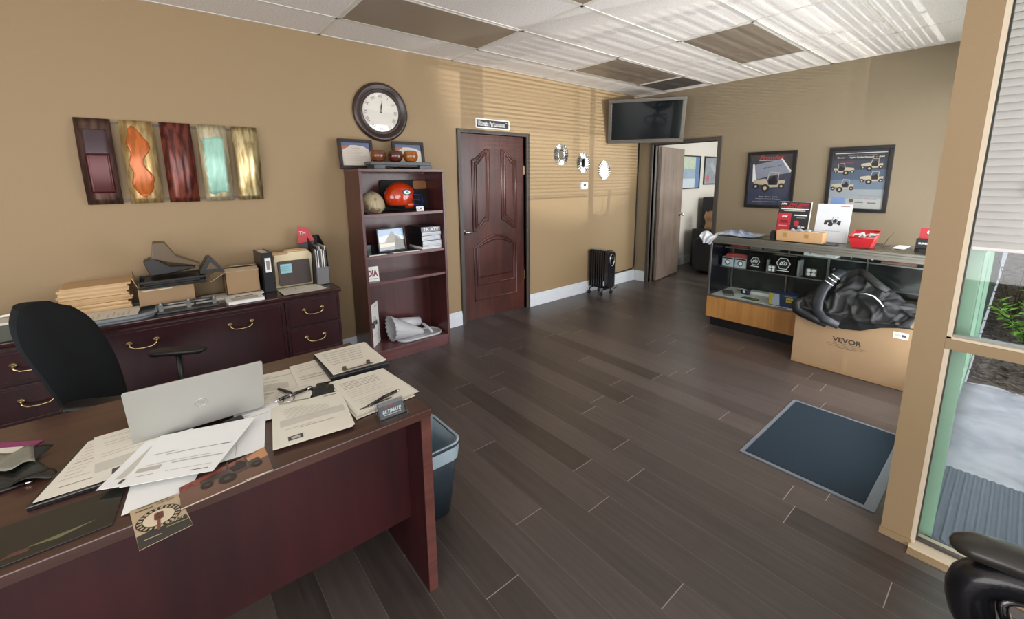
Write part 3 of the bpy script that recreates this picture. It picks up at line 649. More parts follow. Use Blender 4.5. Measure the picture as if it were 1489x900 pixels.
picture(2.343, 2.860, 1.178, 1.837, 'black framed poster of four sand coloured buggies, farther from the doorway', pr2)

# ================================================================== HEATER
e = empty('oil_heater', (.2, 4.545, 0), 'black oil filled radiator heater standing by the left wall', 'heater')
M_heat = mat('black_enamel_metal', '#15171c', .25, coat=.4)
for k in range(7):
    x = .052+k*.037; s = MB(); s.prism(rrect(.145, .52, .03, 4), -.011, .011, M_heat, frame((x, 4.545, .35), (0, 1, 0), (0, 0, 1)))
    s.prism(rrect(.05, .50, .02, 4), -.0185, .0185, M_heat, frame((x, 4.545, .35), (0, 1, 0), (0, 0, 1))); s.build('fin', e, bevel=.004)
s = MB(); s.prism(rrect(.16, .53, .05, 7), 0, .055, M_heat, frame((.305, 4.545, .355), (0, 1, 0), (0, 0, 1)), top=.93); s.build('control_housing', e, bevel=.006)
s = MB(); KH = frame((.361, 4.545, .49), (0, 1, 0), (0, 0, 1)); s.tube([(x*.82, y*1.45, .002) for x, y in circ(.055, 28)], .006, M_chrome, KH, closed=True)
s.prism([(x*.78, y*1.4) for x, y in circ(.052, 24)], -.006, .003, M_blackg, KH); s.cyl(.016, .003, .02, M_black, KH @ Matrix.Translation((0, -.035, 0))); s.rect(-.02, .02, .01, .04, mat('grey_display', '#4b4f55', .3), KH, .0036); s.build('control_panel', e)
s = MB(); s.rect(-.015, .015, -.03, .03, M_white, frame((.3, 4.4715, .17), (1, 0, 0), (0, 0, 1)), 0.002); s.build('rating_label', e)
for x in (.075, .28):
    s = MB(); s.tube([(x, 4.44, .055), (x, 4.47, .085), (x, 4.62, .085), (x, 4.65, .055)], .009, M_heat)
    s.build('foot_bar', e)
    for y in (4.44, 4.65): s = MB(); s.cyl(.026, -.01, .01, M_black, T(x, y, .0265, 0, 0, R_(90)), 16); s.build('caster', e)
s = MB(); s.tube([(.34, 4.62, .13), (.36, 4.66, .14), (.35, 4.69, .10), (.3, 4.67, .07)], .004, M_black); s.build('cord_loop', e)

# ================================================================== CREDENZA
e = empty('credenza', (.25, .13, 0), 'long dark mahogany credenza against the left wall behind the desk', 'credenza')
s = MB(); s.box(.03, .465, -.77, 1.03, .06, .72, M_cred); s.box(.06, .44, -.75, 1.01, 0, .06, M_cred); s.build('carcass', e, bevel=.003)
s = MB(); s.prism([(.02, -.785), (.485, -.785), (.485, 1.045), (.02, 1.045)], .72, .75, wood('dark_mahogany_top', '#25100f', '#3c1d1a', .22, 'Y')); s.build('top', e, bevel=.008, bseg=3)
def pull(parent, y, z, w_=.125, x=.485, nm='pull_handle'):
    s = MB()
    for sy in (-1, 1): s.lathe([(.0005, -.002), (.016, -.002), (.017, .003), (.011, .008), (.006, .012), (.006, .02), (.0005, .021)], M_brass, frame((x, y+sy*w_/2, z), (0, 1, 0), (0, 0, 1)), 16)
    P = [(.018, -w_/2, 0), (.026, -w_/2+.004, -.014), (.028, -w_/2+.022, -.028), (.028, 0, -.032), (.028, w_/2-.022, -.028), (.026, w_/2-.004, -.014), (.018, w_/2, 0)]
    s.tube([(x+a, y+b_, z+c) for a, b_, c in P], .0048, M_brass); s.build(nm, parent)
def front(parent, y0, y1, z0, z1, nm, pulls):
    s = MB(); s.box(.465, .483, y0, y1, z0, z1, M_cred); s.tube([(.483, y0+.018, z0+.018), (.483, y1-.018, z0+.018), (.483, y1-.018, z1-.018), (.483, y0+.018, z1-.018)], .004, M_cred, closed=True, n=6)
    o = s.build(nm, parent, bevel=.003)
    for y, z in pulls: pull(o, y, z)
front(e, -.765, -.39, .515, .705, 'drawer', [(-.575, .62)]); front(e, -.765, -.39, .295, .505, 'drawer', [(-.575, .42)]); front(e, -.765, -.39, .075, .285, 'drawer', [(-.575, .2)])
front(e, -.38, .64, .075, .705, 'file_drawer', [(-.122, .62), (.378, .62)])
front(e, .65, 1.025, .515, .705, 'drawer', [(.833, .627)]); front(e, .65, 1.025, .295, .505, 'drawer', [(.833, .418)]); front(e, .65, 1.025, .075, .285, 'drawer', [(.833, .2)])

# ---- things on the credenza
ZC = .7505
def wavy(x0, x1, y0, y1, z, m, th, amp=.002, seed=0, rz=0, nm='paper'): pass
def sheet(pts, z, m=None, prints=(), th=.0008, curl=0.0, bump=0.0, seed=0, n=10):
    """thin sheet over four corners p00,p10,p11,p01 (xy or xyz) with printed marks laid in (s,t)"""
    P = [Vector((p[0], p[1], z if len(p) < 3 else p[2])) for p in pts]
    def f(u, v, o=0.0):
        q = P[0]*(1-u)*(1-v)+P[1]*u*(1-v)+P[2]*u*v+P[3]*(1-u)*v
        h = bump*(math.sin(3.1*u+seed)*math.cos(4.3*v+seed*1.7)+1)+curl*(max(0, u-.6)/.4)**2
        return (q.x, q.y, q.z+h+o)
    s = MB(); m = m or M_paper
    s.grid(lambda u, v: f(u, v, th), n, n, m); s.grid(lambda u, v: f(v, u, 0), n, n, m)
    ring = [(i/n, 0) for i in range(n)]+[(1, i/n) for i in range(n)]+[(1-i/n, 1) for i in range(n)]+[(0, 1-i/n) for i in range(n)]
    vs = [f(u, v, 0) for u, v in ring]+[f(u, v, th) for u, v in ring]; k = len(ring)
    s.add(vs, [(i, (i+1) % k, k+(i+1) % k, k+i) for i in range(k)], m)
    for a, b_, c, d_, mm_ in prints:
        nu = max(1, int(abs(b_-a)*n)); nv = max(1, int(abs(d_-c)*n))
        s.grid(lambda u, v: f(a+(b_-a)*u, c+(d_-c)*v, th+.0005), nu, nv, mm_)
    return s, f
def textlines(seed, s0=.08, s1=.92, t0=.1, t1=.9, n=16, m=None, th=.006, dens=.8):
    rnd = random.Random(seed); out = []
    for k in range(n):
        if rnd.random() > dens: continue
        s = s0+(s1-s0)*k/n; a = t0+rnd.random()*.06; b_ = t0+(t1-t0)*(.35+.65*rnd.random())
        out.append((s, s+th, a, b_, m or M_inkl))
    return out
# grey-green box with white top at the left
e = empty('paper_tray_box', (.38, -.65, .75), 'grey green flat box with a white lid at the left end of the credenza', 'box')
s = MB(); s.box(.3, .47, -.78, -.52, .75, .838, mat('grey_green_plastic', '#4c5046', .5)); s.build('body', e, bevel=.004)
s = MB(); s.box(.285, .478, -.785, -.515, .838, .852, mat('ivory_lid', '#cfcfc4', .45)); s.build('lid', e, bevel=.004)
s = MB(); s.tube([(.36, -.68, .862), (.35, -.62, .866), (.37, -.58, .862)], [.008, .011, .006], M_white, flat=.7); tag(s.build('glue_tube'), 'small white tube lying on the grey green box', 'tube')
s = MB(); s.tube([(.33, -.60, .866), (.34, -.57, .872), (.33, -.54, .868), (.345, -.52, .874)], [.008, .012, .01, .006], mat('dark_plum_cloth', '#2c2229', .7)); tag(s.build('dark_cable_bundle'), 'small dark bundle on the grey green box beside the chair back', 'cable')
# grey tray (paper tray) with printed sheet, folders
e = empty('letter_tray', (.27, -.24, .75), 'grey oval ended plastic tray holding a printed sheet in front of the folders', 'tray')
M_grey = mat('grey_blue_plastic', '#7e868a', .35)
s = MB(); P = [(x*1, y) for x, y in rrect(.36, .45, .12, 7, .285, -.262)]
s.prism(P, .7505, .762, M_grey); s.tube([(x, y, .772) for x, y in P], .012, M_grey, closed=True); s.build('pan', e)
s, _ = sheet([(.452, -.40), (.457, -.128), (.235, -.115), (.23, -.40)], .784, M_paper, textlines(3, .1, .9, .1, .9, 10, M_inkl, .02))
tag(s.build('printed_sheet'), 'printed sheet lying on the grey tray in front of the folders', 'paper')
M_manila = mat('manila_folder', '#c8a77c', .7, var=.05); M_manila2 = mat('manila_folder_light', '#d6b98c', .7, var=.05)
random.seed(11)
ORD = ['first', 'second', 'third', 'fourth', 'fifth', 'sixth', 'seventh', 'eighth', 'ninth']
z = .786
for k in range(13):
    th = .0125 if k else .011; dx = random.uniform(-.012, .012); dy = random.uniform(-.012, .012)
    s = MB(); K = T(.10+dx, -.315+dy, z, random.uniform(-.03, .03)); mm_ = (M_manila, M_manila2)[k % 2]
    s.box(-.1, .13, -.155, .155, 0, .001, mm_, K); s.box(-.097, .122, -.152, .150, .001, th-.0018, M_paper, K)
    s.add([(-.1, -.155, th-.0018), (.13, -.155, th-.0018), (.13, .155, th-.0018), (-.1, .155, th-.0018), (-.1, -.155, th-.0006), (.13, -.155, th-.0006), (.13, .155, th-.0006), (-.1, .155, th-.0006)], [(0, 3, 2, 1), (4, 5, 6, 7), (0, 1, 5, 4), (1, 2, 6, 5), (2, 3, 7, 6), (3, 0, 4, 7)], mm_, K)
    s.box(.13, .135, -.155, .155, 0, th-.0006, mm_, K)
    tag(s.build('manila_folder'), 'manila folder on top of the tall pile' if k == 12 else 'manila folder at the bottom of the tall pile' if k == 0 else 'manila folder, %s from the %s of the tall pile' % (ORD[min(k, 12-k)], 'bottom' if k < 7 else 'top'), 'folder', 'manila folders in the tall pile'); z += th
# flat cardboard box under the black trays
s = MB(); s.box(.07, .285, -.015, .15, .7505, .79, M_paper); tag(s.build('paper_block'), 'low block of papers under the flat cardboard box', 'paper')
e = empty('cardboard_box', (.2, .02, .79), 'low open cardboard box under the black plastic trays on the credenza', 'box')
s = MB(); s.box(.06, .30, -.118, .162, .7905, .895, M_card); s.build('carton', e, bevel=.002)
s = MB(); s.add([(.06, -.118, .895), (.06, -.142, .985), (.22, -.142, .965), (.22, -.118, .895)], [(0, 1, 2, 3)], M_manila2); s.build('flap', e, solid=.003)
s = MB(); s.box(.3, .3015, -.1, .05, .883, .887, M_paper); s.build('tape', e)
M_bt = mat('black_tray_plastic', '#1d1d1b', .35); M_olive = mat('olive_brown_plastic', '#5a4930', .4)
e = empty('document_tray', (.2, .06, .896), 'black plastic document tray lying on the low cardboard box', 'tray')
s = MB(); s.box(.08, .32, -.11, .235, .8965, .905, M_bt)
for a in ((.08, .32, -.11, -.104, .905, .945), (.08, .32, .229, .235, .905, .935), (.08, .086, -.11, .235, .905, .945), (.30, .32, -.11, .235, .905, .915), (.30, .312, -.11, .235, .928, .945)): s.box(*a, M_bt)
s.build('shell', e, bevel=.003)
s = MB(); s.box(.11, .29, -.08, .2, .905, .94, M_black); s.build('insert', e)
def wedge(label, y0, z0, L_, a, m, wd=.2, xc=.2):
    """sloped desktop file sorter seen from the side"""
    e = empty('tray_support', (xc, y0, z0), label, 'tray part', 'loose black tray parts')
    K = frame((xc+wd/2, y0, z0), (0, math.cos(a), math.sin(a)), (0, -math.sin(a), math.cos(a)))
    s = MB(); s.prism([(0, 0), (-.02, .10), (.035, .118), (.11, .05), (L_, .03), (L_, .012), (.09, -.002)], -wd, 0, m, K, top=1); s.build('scoop', e, bevel=.006)
    s = MB(); s.tube([(L_*.55, .025, -.02), (L_*.75, .03, -.02), (L_, .02, -.02)], .006, M_bt, K); s.build('rib', e)
wedge('black sloping tray part resting flat on the document tray', -.05, .957, .24, R_(3), M_bt, .12, .145)
wedge('olive brown sloping tray part tipped up on top of the pile', -.03, 1.085, .25, R_(-21), M_olive, .1, .265)
s = MB(); KK = frame((.33, .205, .955), (0, 1, 0), (0, 0, 1)); s.prism([(0, 0), (.0, .02), (.05, .105), (.07, .10), (.135, .0)], -.14, 0, M_bt, KK); s.prism([(.035, .028), (.06, .075), (.1, .025)], 0, .002, M_olive, KK)
tag(s.build('tray_support_end', bevel=.004), 'black triangular tray end at the right of the tray pile', 'tray part')
# three-hole punch
e = empty('hole_punch', (.39, .12, .75), 'grey metal three hole punch lying along the credenza edge', 'hole punch')
M_gun = mat('gunmetal', '#6d7173', .3, .7)
s = MB(); s.box(.345, .425, -.04, .275, .7505, .763, mat('dark_grey_base', '#3c4042', .4)); s.build('base', e, bevel=.004)
s = MB(); s.tube([(.365, -.03, .796), (.365, .265, .79)], .011, M_gun); s.build('handle_bar', e)
for y in (-.02, .12, .255): s = MB(); s.box(.35, .395, y-.011, y+.011, .763, .803, M_alu); s.cyl(.007, .80, .815, M_alu, T(.372, y, 0)); s.build('punch_head', e, bevel=.002)
# small open carton with flaps
e = empty('cardboard_box', (.17, .44, .766), 'small open cardboard carton with flaps beside the black binder', 'box')
s = MB(); x0, x1, y0, y1, z0, z1 = .05, .245, .343, .55, .7665, .928
for a in ((x0, x1, y0, y1, z0, z0+.004), (x0, x0+.004, y0, y1, z0, z1), (x1-.004, x1, y0, y1, z0, z1), (x0, x1, y0, y0+.004, z0, z1), (x0, x1, y1-.004, y1, z0, z1)): s.box(*a, M_card)
s.build('carton', e)
M_cl = mat('light_kraft', '#cdbb9d', .7)
for q in ([(x0, y0, z1), (x1, y0, z1), (x1, y0-.085, z1-.05), (x0, y0-.075, z1-.04)], [(x1, y0, z1), (x1, y1, z1), (x1-.08, y1, z1+.012), (x1-.08, y0, z1+.014)], [(x0, y0, z1), (x0, y1, z1), (x0+.09, y1, z1+.02), (x0+.09, y0+.05, z1+.024)]):
    s = MB(); s.add(q, [(0, 1, 2, 3)], M_cl); s.build('flap', e, solid=.003)
s = MB(); s.box(.13, .29, .16, .55, .7505, .757, M_paper, None); s.box(.14, .295, .2, .56, .757, .7655, M_paper)
tag(s.build('paper_pile'), 'loose papers lying under the small open carton', 'paper')
s = MB(); K = T(.392, .425, .7505, R_(2)); s.box(-.085, .085, -.105, .105, 0, .02, M_paperw, K); s.box(-.05, -.03, -.05, .06, .0200, .0206, mat('brown_print', '#6a5644', .5), K); s.box(-.02, .06, -.08, .08, .0200, .0204, M_inkl, K)
tag(s.build('booklet_stack', bevel=.001), 'white pad of booklets in front of the small open carton', 'booklet')
# binder
e = empty('ring_binder', (.17, .60, .75), 'thick black ring binder with a white spine label on the credenza', 'binder')
M_vinyl = mat('wrinkled_black_vinyl', '#24262a', .28, bump=.4, bscale=25)
s = MB(); K = T(.16, .60, .7505, R_(3)); s.box(-.13, .12, -.035, -.031, 0, .295, M_vinyl, K); s.box(-.13, .12, .031, .035, 0, .295, M_vinyl, K); s.box(.116, .12, -.035, .035, 0, .295, M_vinyl, K); s.build('cover', e, bevel=.003)
s = MB(); s.box(-.12, .10, -.03, .03, .006, .285, M_paper, K); s.build('pages', e)
s = MB(); s.box(.12, .1212, -.018, .02, .15, .255, M_paperw, K); s.rect(-.010, .012, .17, .235, M_ink, K @ frame((.1214, 0, 0), (0, 1, 0), (0, 0, 1)), .0004); s.build('spine_label', e)
# manila accordion files with dark notebook
for k, (x, hgt, mm_) in enumerate(((.08, .275, M_manila2), (.115, .285, M_manila), (.15, .28, M_manila2), (.185, .272, mat('cream_folder', '#ddd0ac', .65)))):
    s = MB(); K = frame((x, .655+.002*k, .7505), (0, 1, 0), (.12, 0, 1)); s.prism([(0, 0), (.262, 0), (.262, hgt-.03), (.252, hgt-.01), (.235, hgt), (.1, hgt), (.09, hgt-.014), (.0, hgt-.014)], -.012, 0, mm_, K)
    tag(s.build('file_folder', bevel=.001), 'upright file folder behind the dark notebook, %s from the wall' % ORD[k] if k < 3 else 'front cream file folder leaning behind the dark brown notebook', 'folder', 'upright file folders beside the binder')
s = MB(); K = frame((.232, .672, .7705), (0, 1, 0), (-.05, 0, 1)); s.prism(rrect(.225, .188, .012, 4, .118, .094), -.012, 0, wood('dark_walnut_cover', '#2d2320', '#453731', .4, 'Z'), K); e = tag(s.build('notebook', bevel=.002), 'dark brown notebook leaning on the upright file folders', 'notebook')
s = MB(); s.rect(.022, .10, .095, .165, mat('blue_sticky_note', '#8fc6d0', .7), K, .0012)
for k in range(3): s.rect(.028, .09, .145-k*.015, .147-k*.015, mat('teal_ink', '#3d6f7c', .7), K, .0018)
tag(s.build('sticky_note'), 'square light blue sticky note on the dark brown notebook', 'sticky note')
# magazine holder
e = empty('magazine_holder', (.17, .975, .75), 'black upright magazine holder full of magazines at the right end of the credenza', 'magazine holder')
Kx = [(.05, 0), (.3, 0), (.3, .14), (.27, .28), (.10, .37), (.05, .37)]
for y in (.929, 1.02): s = MB(); s.prism([(x, z+.7505) for x, z in Kx], -.0015, .0015, M_black, frame((0, y, 0), (1, 0, 0), (0, 0, 1))); s.build('side_panel', e)
s = MB(); s.box(.05, .3, .925, 1.02, .7505, .754, M_black); s.box(.05, .053, .925, 1.02, .7505, 1.12, M_black); s.build('back_panel', e)
s = MB(); s.box(.297, .3, .925, 1.02, .7505, .89, mat('grey_holder_front', '#6a6c6d', .5)); s.build('front_panel', e)
cols = ['#d8d8d4', '#3a3a3c', '#a7a9ab', '#e6e6e2', '#55585a', '#cfc7bb']
for k in range(6):
    s = MB(); y = .937+k*.0137; s.box(.06, .288, y-.004, y+.004, .755, 1.03+.012*(k % 3), mat('magazine_cover_%d' % k, cols[k], .35)); s.box(.288, .291, y-.0035, y+.0035, .757, 1.02, mat('magazine_cover_%d' % ((k+2) % 6), cols[(k+2) % 6], .35))
    tag(s.build('magazine'), 'magazine in the black holder, %s from the left of six' % ORD[k], 'magazine', 'magazines in the black holder')
s = MB(); K = frame((.11, .905, 1.115), (.25, 1, 0), (0, .05, 1)); s.prism([(-.045, -.05), (.075, -.03), (.03, .07), (-.04, .085)], 0, .002, mat('red_flyer', '#b4222c', .4), K); s.text('TH', M_paperw, K, w=.045, h=.028, z=.003, cx=-.01, cy=.032)
s.add([(-.045, -.05, .001), (.075, -.03, .001), (.06, -.12, .001), (-.03, -.12, .001)], [(0, 3, 2, 1)], M_black, K)
tag(s.build('red_flyer'), 'red flyer sticking up out of the black magazine holder', 'flyer')
s, _ = sheet([(.235, .652), (.475, .655), (.45, .955), (.26, .925)], .7515, M_paper, textlines(8, .1, .9, .05, .9, 9, M_ink, .01)+[(.3, .36, .38, .42, M_inkd)], bump=.003, seed=2)
tag(s.build('newsprint_sheet'), 'creased printed paper in front of the file folders', 'paper')
# ================================================================== BOOKCASE
e = empty('bookcase', (.2, 1.67, 0), 'tall mahogany bookcase between the credenza and the closed door', 'bookcase')
M_bk = wood('bookcase_mahogany', '#3d1b1c', '#5b2e2c', .3, 'Z', .8); M_bky = wood('bookcase_shelf_mahogany', '#4a2526', '#6c4040', .3, 'Y', .8)
BY0, BY1 = 1.285, 2.055
s = MB(); s.box(.03, .37, BY0, BY0+.022, 0, 1.62, M_bk); s.build('side_panel', e, bevel=.0015)
s = MB(); s.box(.03, .37, BY1-.022, BY1, 0, 1.62, M_bk); s.build('side_panel', e, bevel=.0015)
s = MB(); s.box(.03, .04, BY0+.022, BY1-.022, .05, 1.61, M_bk); s.build('back_panel', e)
s = MB(); s.box(.03, .375, BY0-.002, BY1+.002, 1.62, 1.645, M_bky); s.build('top', e, bevel=.002)
for z in (1.28, .935, .71, .1):
    s = MB(); s.box(.04, .362, BY0+.022, BY1-.022, z-.025, z, M_bky); s.build('shelf', e, bevel=.0015)
s = MB(); s.box(.345, .362, BY0+.022, BY1-.022, 0, .075, M_bky); s.build('kick_plate', e)
# on top
def leanframe(y0, y1, label, prn):
    K = frame(((.075), (y0+y1)/2, 1.6455+.125), (0, 1, 0), (-.16, 0, 1)); K = frame((.085, (y0+y1)/2, 1.647+.122), (0, 1, 0), (-.14, 0, 1))
    return picture(0, y1-y0, 0, .245, label, prn, 'framed certificate', 'framed_certificate', None, K, .027, mat('dark_brown_frame', '#2b221f', .35))
def cert(s, K, w_, h_, full=True):
    s.box(-w_/2, w_/2, -h_/2, h_/2, -.004, 0, mat('certificate_cream', '#d9d2c4', .6), K)
    s.poly([(-w_/2, h_/2), (-w_/2, h_*.32), (-w_*.2, h_*.38), (0, h_*.39), (w_*.3, h_*.34), (w_/2, h_*.2), (w_/2, h_/2)], mat('certificate_blue', '#5d6c92', .6), K, .0005)
    s.poly([(-w_/2, h_*.34), (-w_/2, h_*.16), (-w_*.2, h_*.33), (-w_*.2, h_*.38)], mat('certificate_rust', '#b06a4f', .6), K, .0009)
    s.text('Certificate', M_ink, K, w=.07, h=.012, z=.001, cy=h_*.26)
    for k, q in enumerate((.16, .08, .0, -.1, -.2, -.28)): s.rect(-w_*.38, w_*(.38-.1*(k % 3)), h_*q, h_*q+.002, M_inkl, K, .001)
leanframe(1.232, 1.522, 'framed certificate on the bookcase top, left of the wooden cups', cert)
leanframe(1.70, 2.01, 'framed certificate on the bookcase top, behind the right wooden cup', cert)
e = empty('display_stand', (.27, 1.68, 1.645), 'low grey wooden stand under the three cups on the bookcase', 'stand')
M_st = mat('slate_grey_wood', '#3b3f42', .35)
s = MB(); s.box(.2, .335, 1.40, 1.945, 1.676, 1.703, M_st); s.build('upper_board', e, bevel=.002)
s = MB(); s.box(.19, .345, 1.425, 1.52, 1.6455, 1.676, M_st); s.box(.19, .345, 1.83, 1.95, 1.6455, 1.676, M_st); s.box(.21, .32, 1.52, 1.83, 1.662, 1.676, M_st); s.build('feet', e, bevel=.002)
for y, c1, c2, lb in ((1.492, '#4a2413', '#83481f', 'brown'), (1.645, '#35160e', '#6a2b17', 'darkest brown'), (1.785, '#7c4316', '#b06d28', 'amber')):
    m_ = wood('polished_'+lb.replace(' ', '_'), c1, c2, .15, 'Y', 1, .8)
    s = MB(); s.lathe([(.0005, 0), (.032, 0), (.05, .012), (.062, .035), (.064, .055), (.058, .078), (.051, .092), (.047, .092), (.05, .078), (.055, .055), (.052, .035), (.04, .014), (.0005, .008)], m_, T(.27, y, 1.7035), 36)
    tag(s.build('wooden_cup'), {'brown': 'left of three polished wooden cups, mid brown', 'darkest brown': 'middle of three polished wooden cups, darkest brown', 'amber': 'right of three polished wooden cups, amber coloured'}[lb], 'cup', 'polished wooden cups on the bookcase')
# shelf 1
def cap():
    m, nt, p = newmat('desert_camouflage'); L_ = nt.links.new; tc = nd(nt, 'ShaderNodeTexCoord'); n1 = nd(nt, 'ShaderNodeTexNoise'); n1.inputs['Scale'].default_value = 11; n1.inputs['Detail'].default_value = 2; L_(tc.outputs['Object'], n1.inputs[0])
    cr = nd(nt, 'ShaderNodeValToRGB'); cr.color_ramp.interpolation = 'CONSTANT'; el = cr.color_ramp.elements; el[0].color = srgb('#b0a284'); el[1].position = .50; el[1].color = srgb('#8d8a68'); x = el.new(.585); x.color = srgb('#6b5544')
    L_(n1.outputs[0], cr.inputs[0]); L_(cr.outputs[0], p.inputs['Base Color']); p.inputs['Roughness'].default_value = .75; return m
s = MB(); v = []; nu, nv = 40, 16
def capf(u, vv):
    a = 2*math.pi*u; ph = math.pi/2*vv; r = math.cos(ph); ear = .03*max(0, math.cos(2*a))
    return (.22+.115*r*math.cos(a), 1.43+.105*r*math.sin(a)*(1.0), 1.2815+.0+.04*(1 if 0 else .0)+(.035-ear if vv < .01 else .035+.142*math.sin(ph)**.9))
s.grid(capf, nu, nv, cap()); s.box(.2, .3, 1.36, 1.5, 1.2805, 1.283, M_black)
tag(s.build('camouflage_helmet', solid=.006), 'desert camouflage helmet cover on the top shelf, left of the orange helmet', 'helmet')
s = MB(); K = frame((.09, 1.79, 1.2805), (0, 1, 0), (-.12, 0, 1)); s.prism(rrect(.46, .275, .02, 5, .02, .14), -.01, 0, mat('black_felt', '#1b1f1f', .8), K)
e = tag(s.build('display_board', bevel=.002), 'black square board leaning behind the orange helmet', 'board')
s = MB(); s.prism(rrect(.135, .078, .018, 5, .175, .228), .0005, .003, mat('tan_leather', '#a36d42', .5, bump=.2), K); tag(s.build('leather_patch'), 'tan leather patch at the top right of the black board', 'patch')
e = empty('football_helmet', (.235, 1.70, 1.2805), 'glossy orange football helmet with a blue face guard on the top shelf', 'helmet')
M_or = mat('glossy_orange_shell', '#b8350f', .12, coat=1, var=.05)
s = MB(); 
def helm(u, vv):
    a = 2*math.pi*u; ph = -.62+(math.pi/2+.62)*vv; r = math.cos(ph); ca = math.cos(a); sa = math.sin(a)
    y = .135*r*ca; x = .1*r*sa; z = .118*math.sin(ph)
    if ca > .55 and ph < .18: y = min(y, .085+.0*z)
    return (.235+x, 1.682+y, 1.2805+.128+z*1.05)
s.grid(helm, 48, 20, M_or)
s.ball((.235, 1.74, 1.34), (.09, .06, .035), M_or); s.build('shell', e, solid=.006)
s = MB(); s.ball((.235, 1.69, 1.39), (.088, .118, .088), M_black); s.build('padding', e)
M_bl = mat('royal_blue_bar', '#1c2463', .3)
s = MB()
for zz, w1, yo in ((1.418, .085, 1.868), (1.375, .078, 1.885), (1.33, .06, 1.878)): s.tube([(.235-w1, 1.765, zz+.012), (.235-w1*.95, 1.82, zz+.004), (.235-.035, yo, zz), (.235+.035, yo, zz), (.235+w1*.95, 1.82, zz+.004), (.235+w1, 1.765, zz+.012)], .0042, M_bl)
for xx in (-.033, .033): s.tube([(.235+xx, 1.868, 1.418), (.235+xx, 1.885, 1.375), (.235+xx, 1.878, 1.33)], .0042, M_bl)
s.build('face_guard', e)
s = MB(); K = frame((.331, 1.70, 1.448), (0, 1, .0), (-.25, 0, 1)); s.prism([(x*1.5, y) for x, y in circ(.026, 20)], -.004, .004, mat('decal_navy', '#1f2a55', .3), K); s.prism([(x*1.4+.002, y*.8) for x, y in circ(.022, 16)], .004, .0046, M_paperw, K); s.prism([(x*1.2+.006, y*.7) for x, y in circ(.012, 12)], .0046, .0052, mat('decal_green', '#4a8c52', .3), K); s.build('decal', e)
s = MB(); s.lathe([(.011, 0), (.015, 0), (.015, .003), (.011, .003)], M_black, frame((.329, 1.755, 1.37), (0, 1, 0), (0, 0, 1)), 14); s.build('ear_hole', e)
s = MB(); K = frame((.325, 1.825, 1.2805), (0, 1, 0), (-.2, 0, 1)); s.box(-.035, .035, 0, .042, 0, .003, M_paperw, K); s.text('CMP', M_inkd, K, w=.045, h=.018, z=.0036, cy=.022, bold=.02); tag(s.build('small_sign'), 'small white card under the orange helmet', 'card')
# shelf 2
def mount(s, K, w_, h_):
    s.box(-w_/2, w_/2, -h_/2, h_/2, -.004, 0, mat('sky_photo_blue', '#8fb4cf', .3, var=.2, scale=6), K)
    s.poly([(-w_/2, -.02), (-w_/2, .03), (w_*.1, .05), (w_/2, .02), (w_/2, -.02)], mat('cloud_photo', '#d9dfe0', .4), K, .0004)
    s.poly([(-.07, -.03), (-.02, .04), (.015, .075), (.04, .04), (.08, .02), (.11, -.03)], mat('rock_photo', '#8d8777', .5, var=.35, scale=60), K, .0008)
    s.rect(-w_/2, .04, -.062, -.03, mat('pale_lake_photo', '#d8d3b4', .4), K, .001); s.rect(-w_/2, .04, -h_/2, -.062, mat('slate_photo', '#8793a0', .4), K, .001)
    s.poly([(.02, -h_/2), (.03, -.045), (.045, .035), (.07, .0), (w_/2, -.01), (w_/2, -h_/2)], mat('pine_photo', '#4c4a38', .5, var=.3, scale=60), K, .0012)
picture(0, .275, 0, .205, 'framed photo of a rocky mountain on the second shelf', mount, 'framed photo', 'framed_photo', None, frame((.21, 1.585, .937+.102), (-.12, 1, 0), (-.18, 0, 1)), .011, mat('thin_black_frame', '#191b20', .3))
random.seed(5)
M_bkb = mat('black_book_cover', '#16171a', .3); M_pg = mat('page_edges', '#cfd6dc', .6)
zz = .936
BL = ['thin white book at the bottom of the stack on the second shelf', 'thick catalogue second from the bottom of the stack on the second shelf', 'thick catalogue in the middle of the stack on the second shelf', 'catalogue second from the top of the stack on the second shelf', 'thick catalogue with large white letters topping the stack on the second shelf']
for k, th in enumerate((.022, .052, .046, .034, .046)):
    s = MB(); K = T(.20+random.uniform(-.004, .004), 1.924+random.uniform(-.004, .004), zz, random.uniform(-.015, .015))
    cv = M_paperw if k == 0 else M_bkb
    s.box(-.13, .128, -.098, .098, 0, .002, cv, K); s.box(-.13, .128, -.098, .098, th-.003, th-.001, cv, K); s.box(-.13, .122, -.098, -.094, 0, th-.001, cv, K)
    s.box(-.13, .125, -.094, .095, .002, th-.003, M_pg, K); KS = K @ frame((.1255, 0, th/2), (0, 1, 0), (0, 0, 1))
    if k == 4: s.rect(-.09, .093, -th/2+.004, th/2-.004, mat('edge_print_grey', '#7d838c', .5), KS, .0003); s.text('TR ATV', M_paperw, KS, w=.155, h=.028, z=.0008, bold=.02)
    elif k:
        for q in range(3 if k < 3 else 2): s.rect(-.08+.03*q, .085-.02*q, th*(-.3+.24*q), th*(-.3+.24*q)+.004, M_inkl if q % 2 else mat('edge_blue_print', '#9aa9ba', .5), KS, .0006)
    tag(s.build('book'), BL[k], 'book', 'catalogues stacked on the second shelf'); zz += th
for (a, b_, lb, m_) in ((1.33, 1.50, 'glossy dark magazine lying at the left end of the second shelf', '#2b3136'), (1.545, 1.80, 'glossy dark magazine lying in front of the framed mountain photo', '#33353a')):
    s = MB(); K = T(.275, (a+b_)/2, .9358, R_(-6)); s.box(-.085, .075, -(b_-a)/2+.01, (b_-a)/2-.01, 0, .005, M_paperw, K); s.box(-.085, .075, -(b_-a)/2+.01, (b_-a)/2-.01, .005, .006, mat('cover_'+m_[1:], m_, .15, var=.3), K); tag(s.build('magazine'), lb, 'magazine')
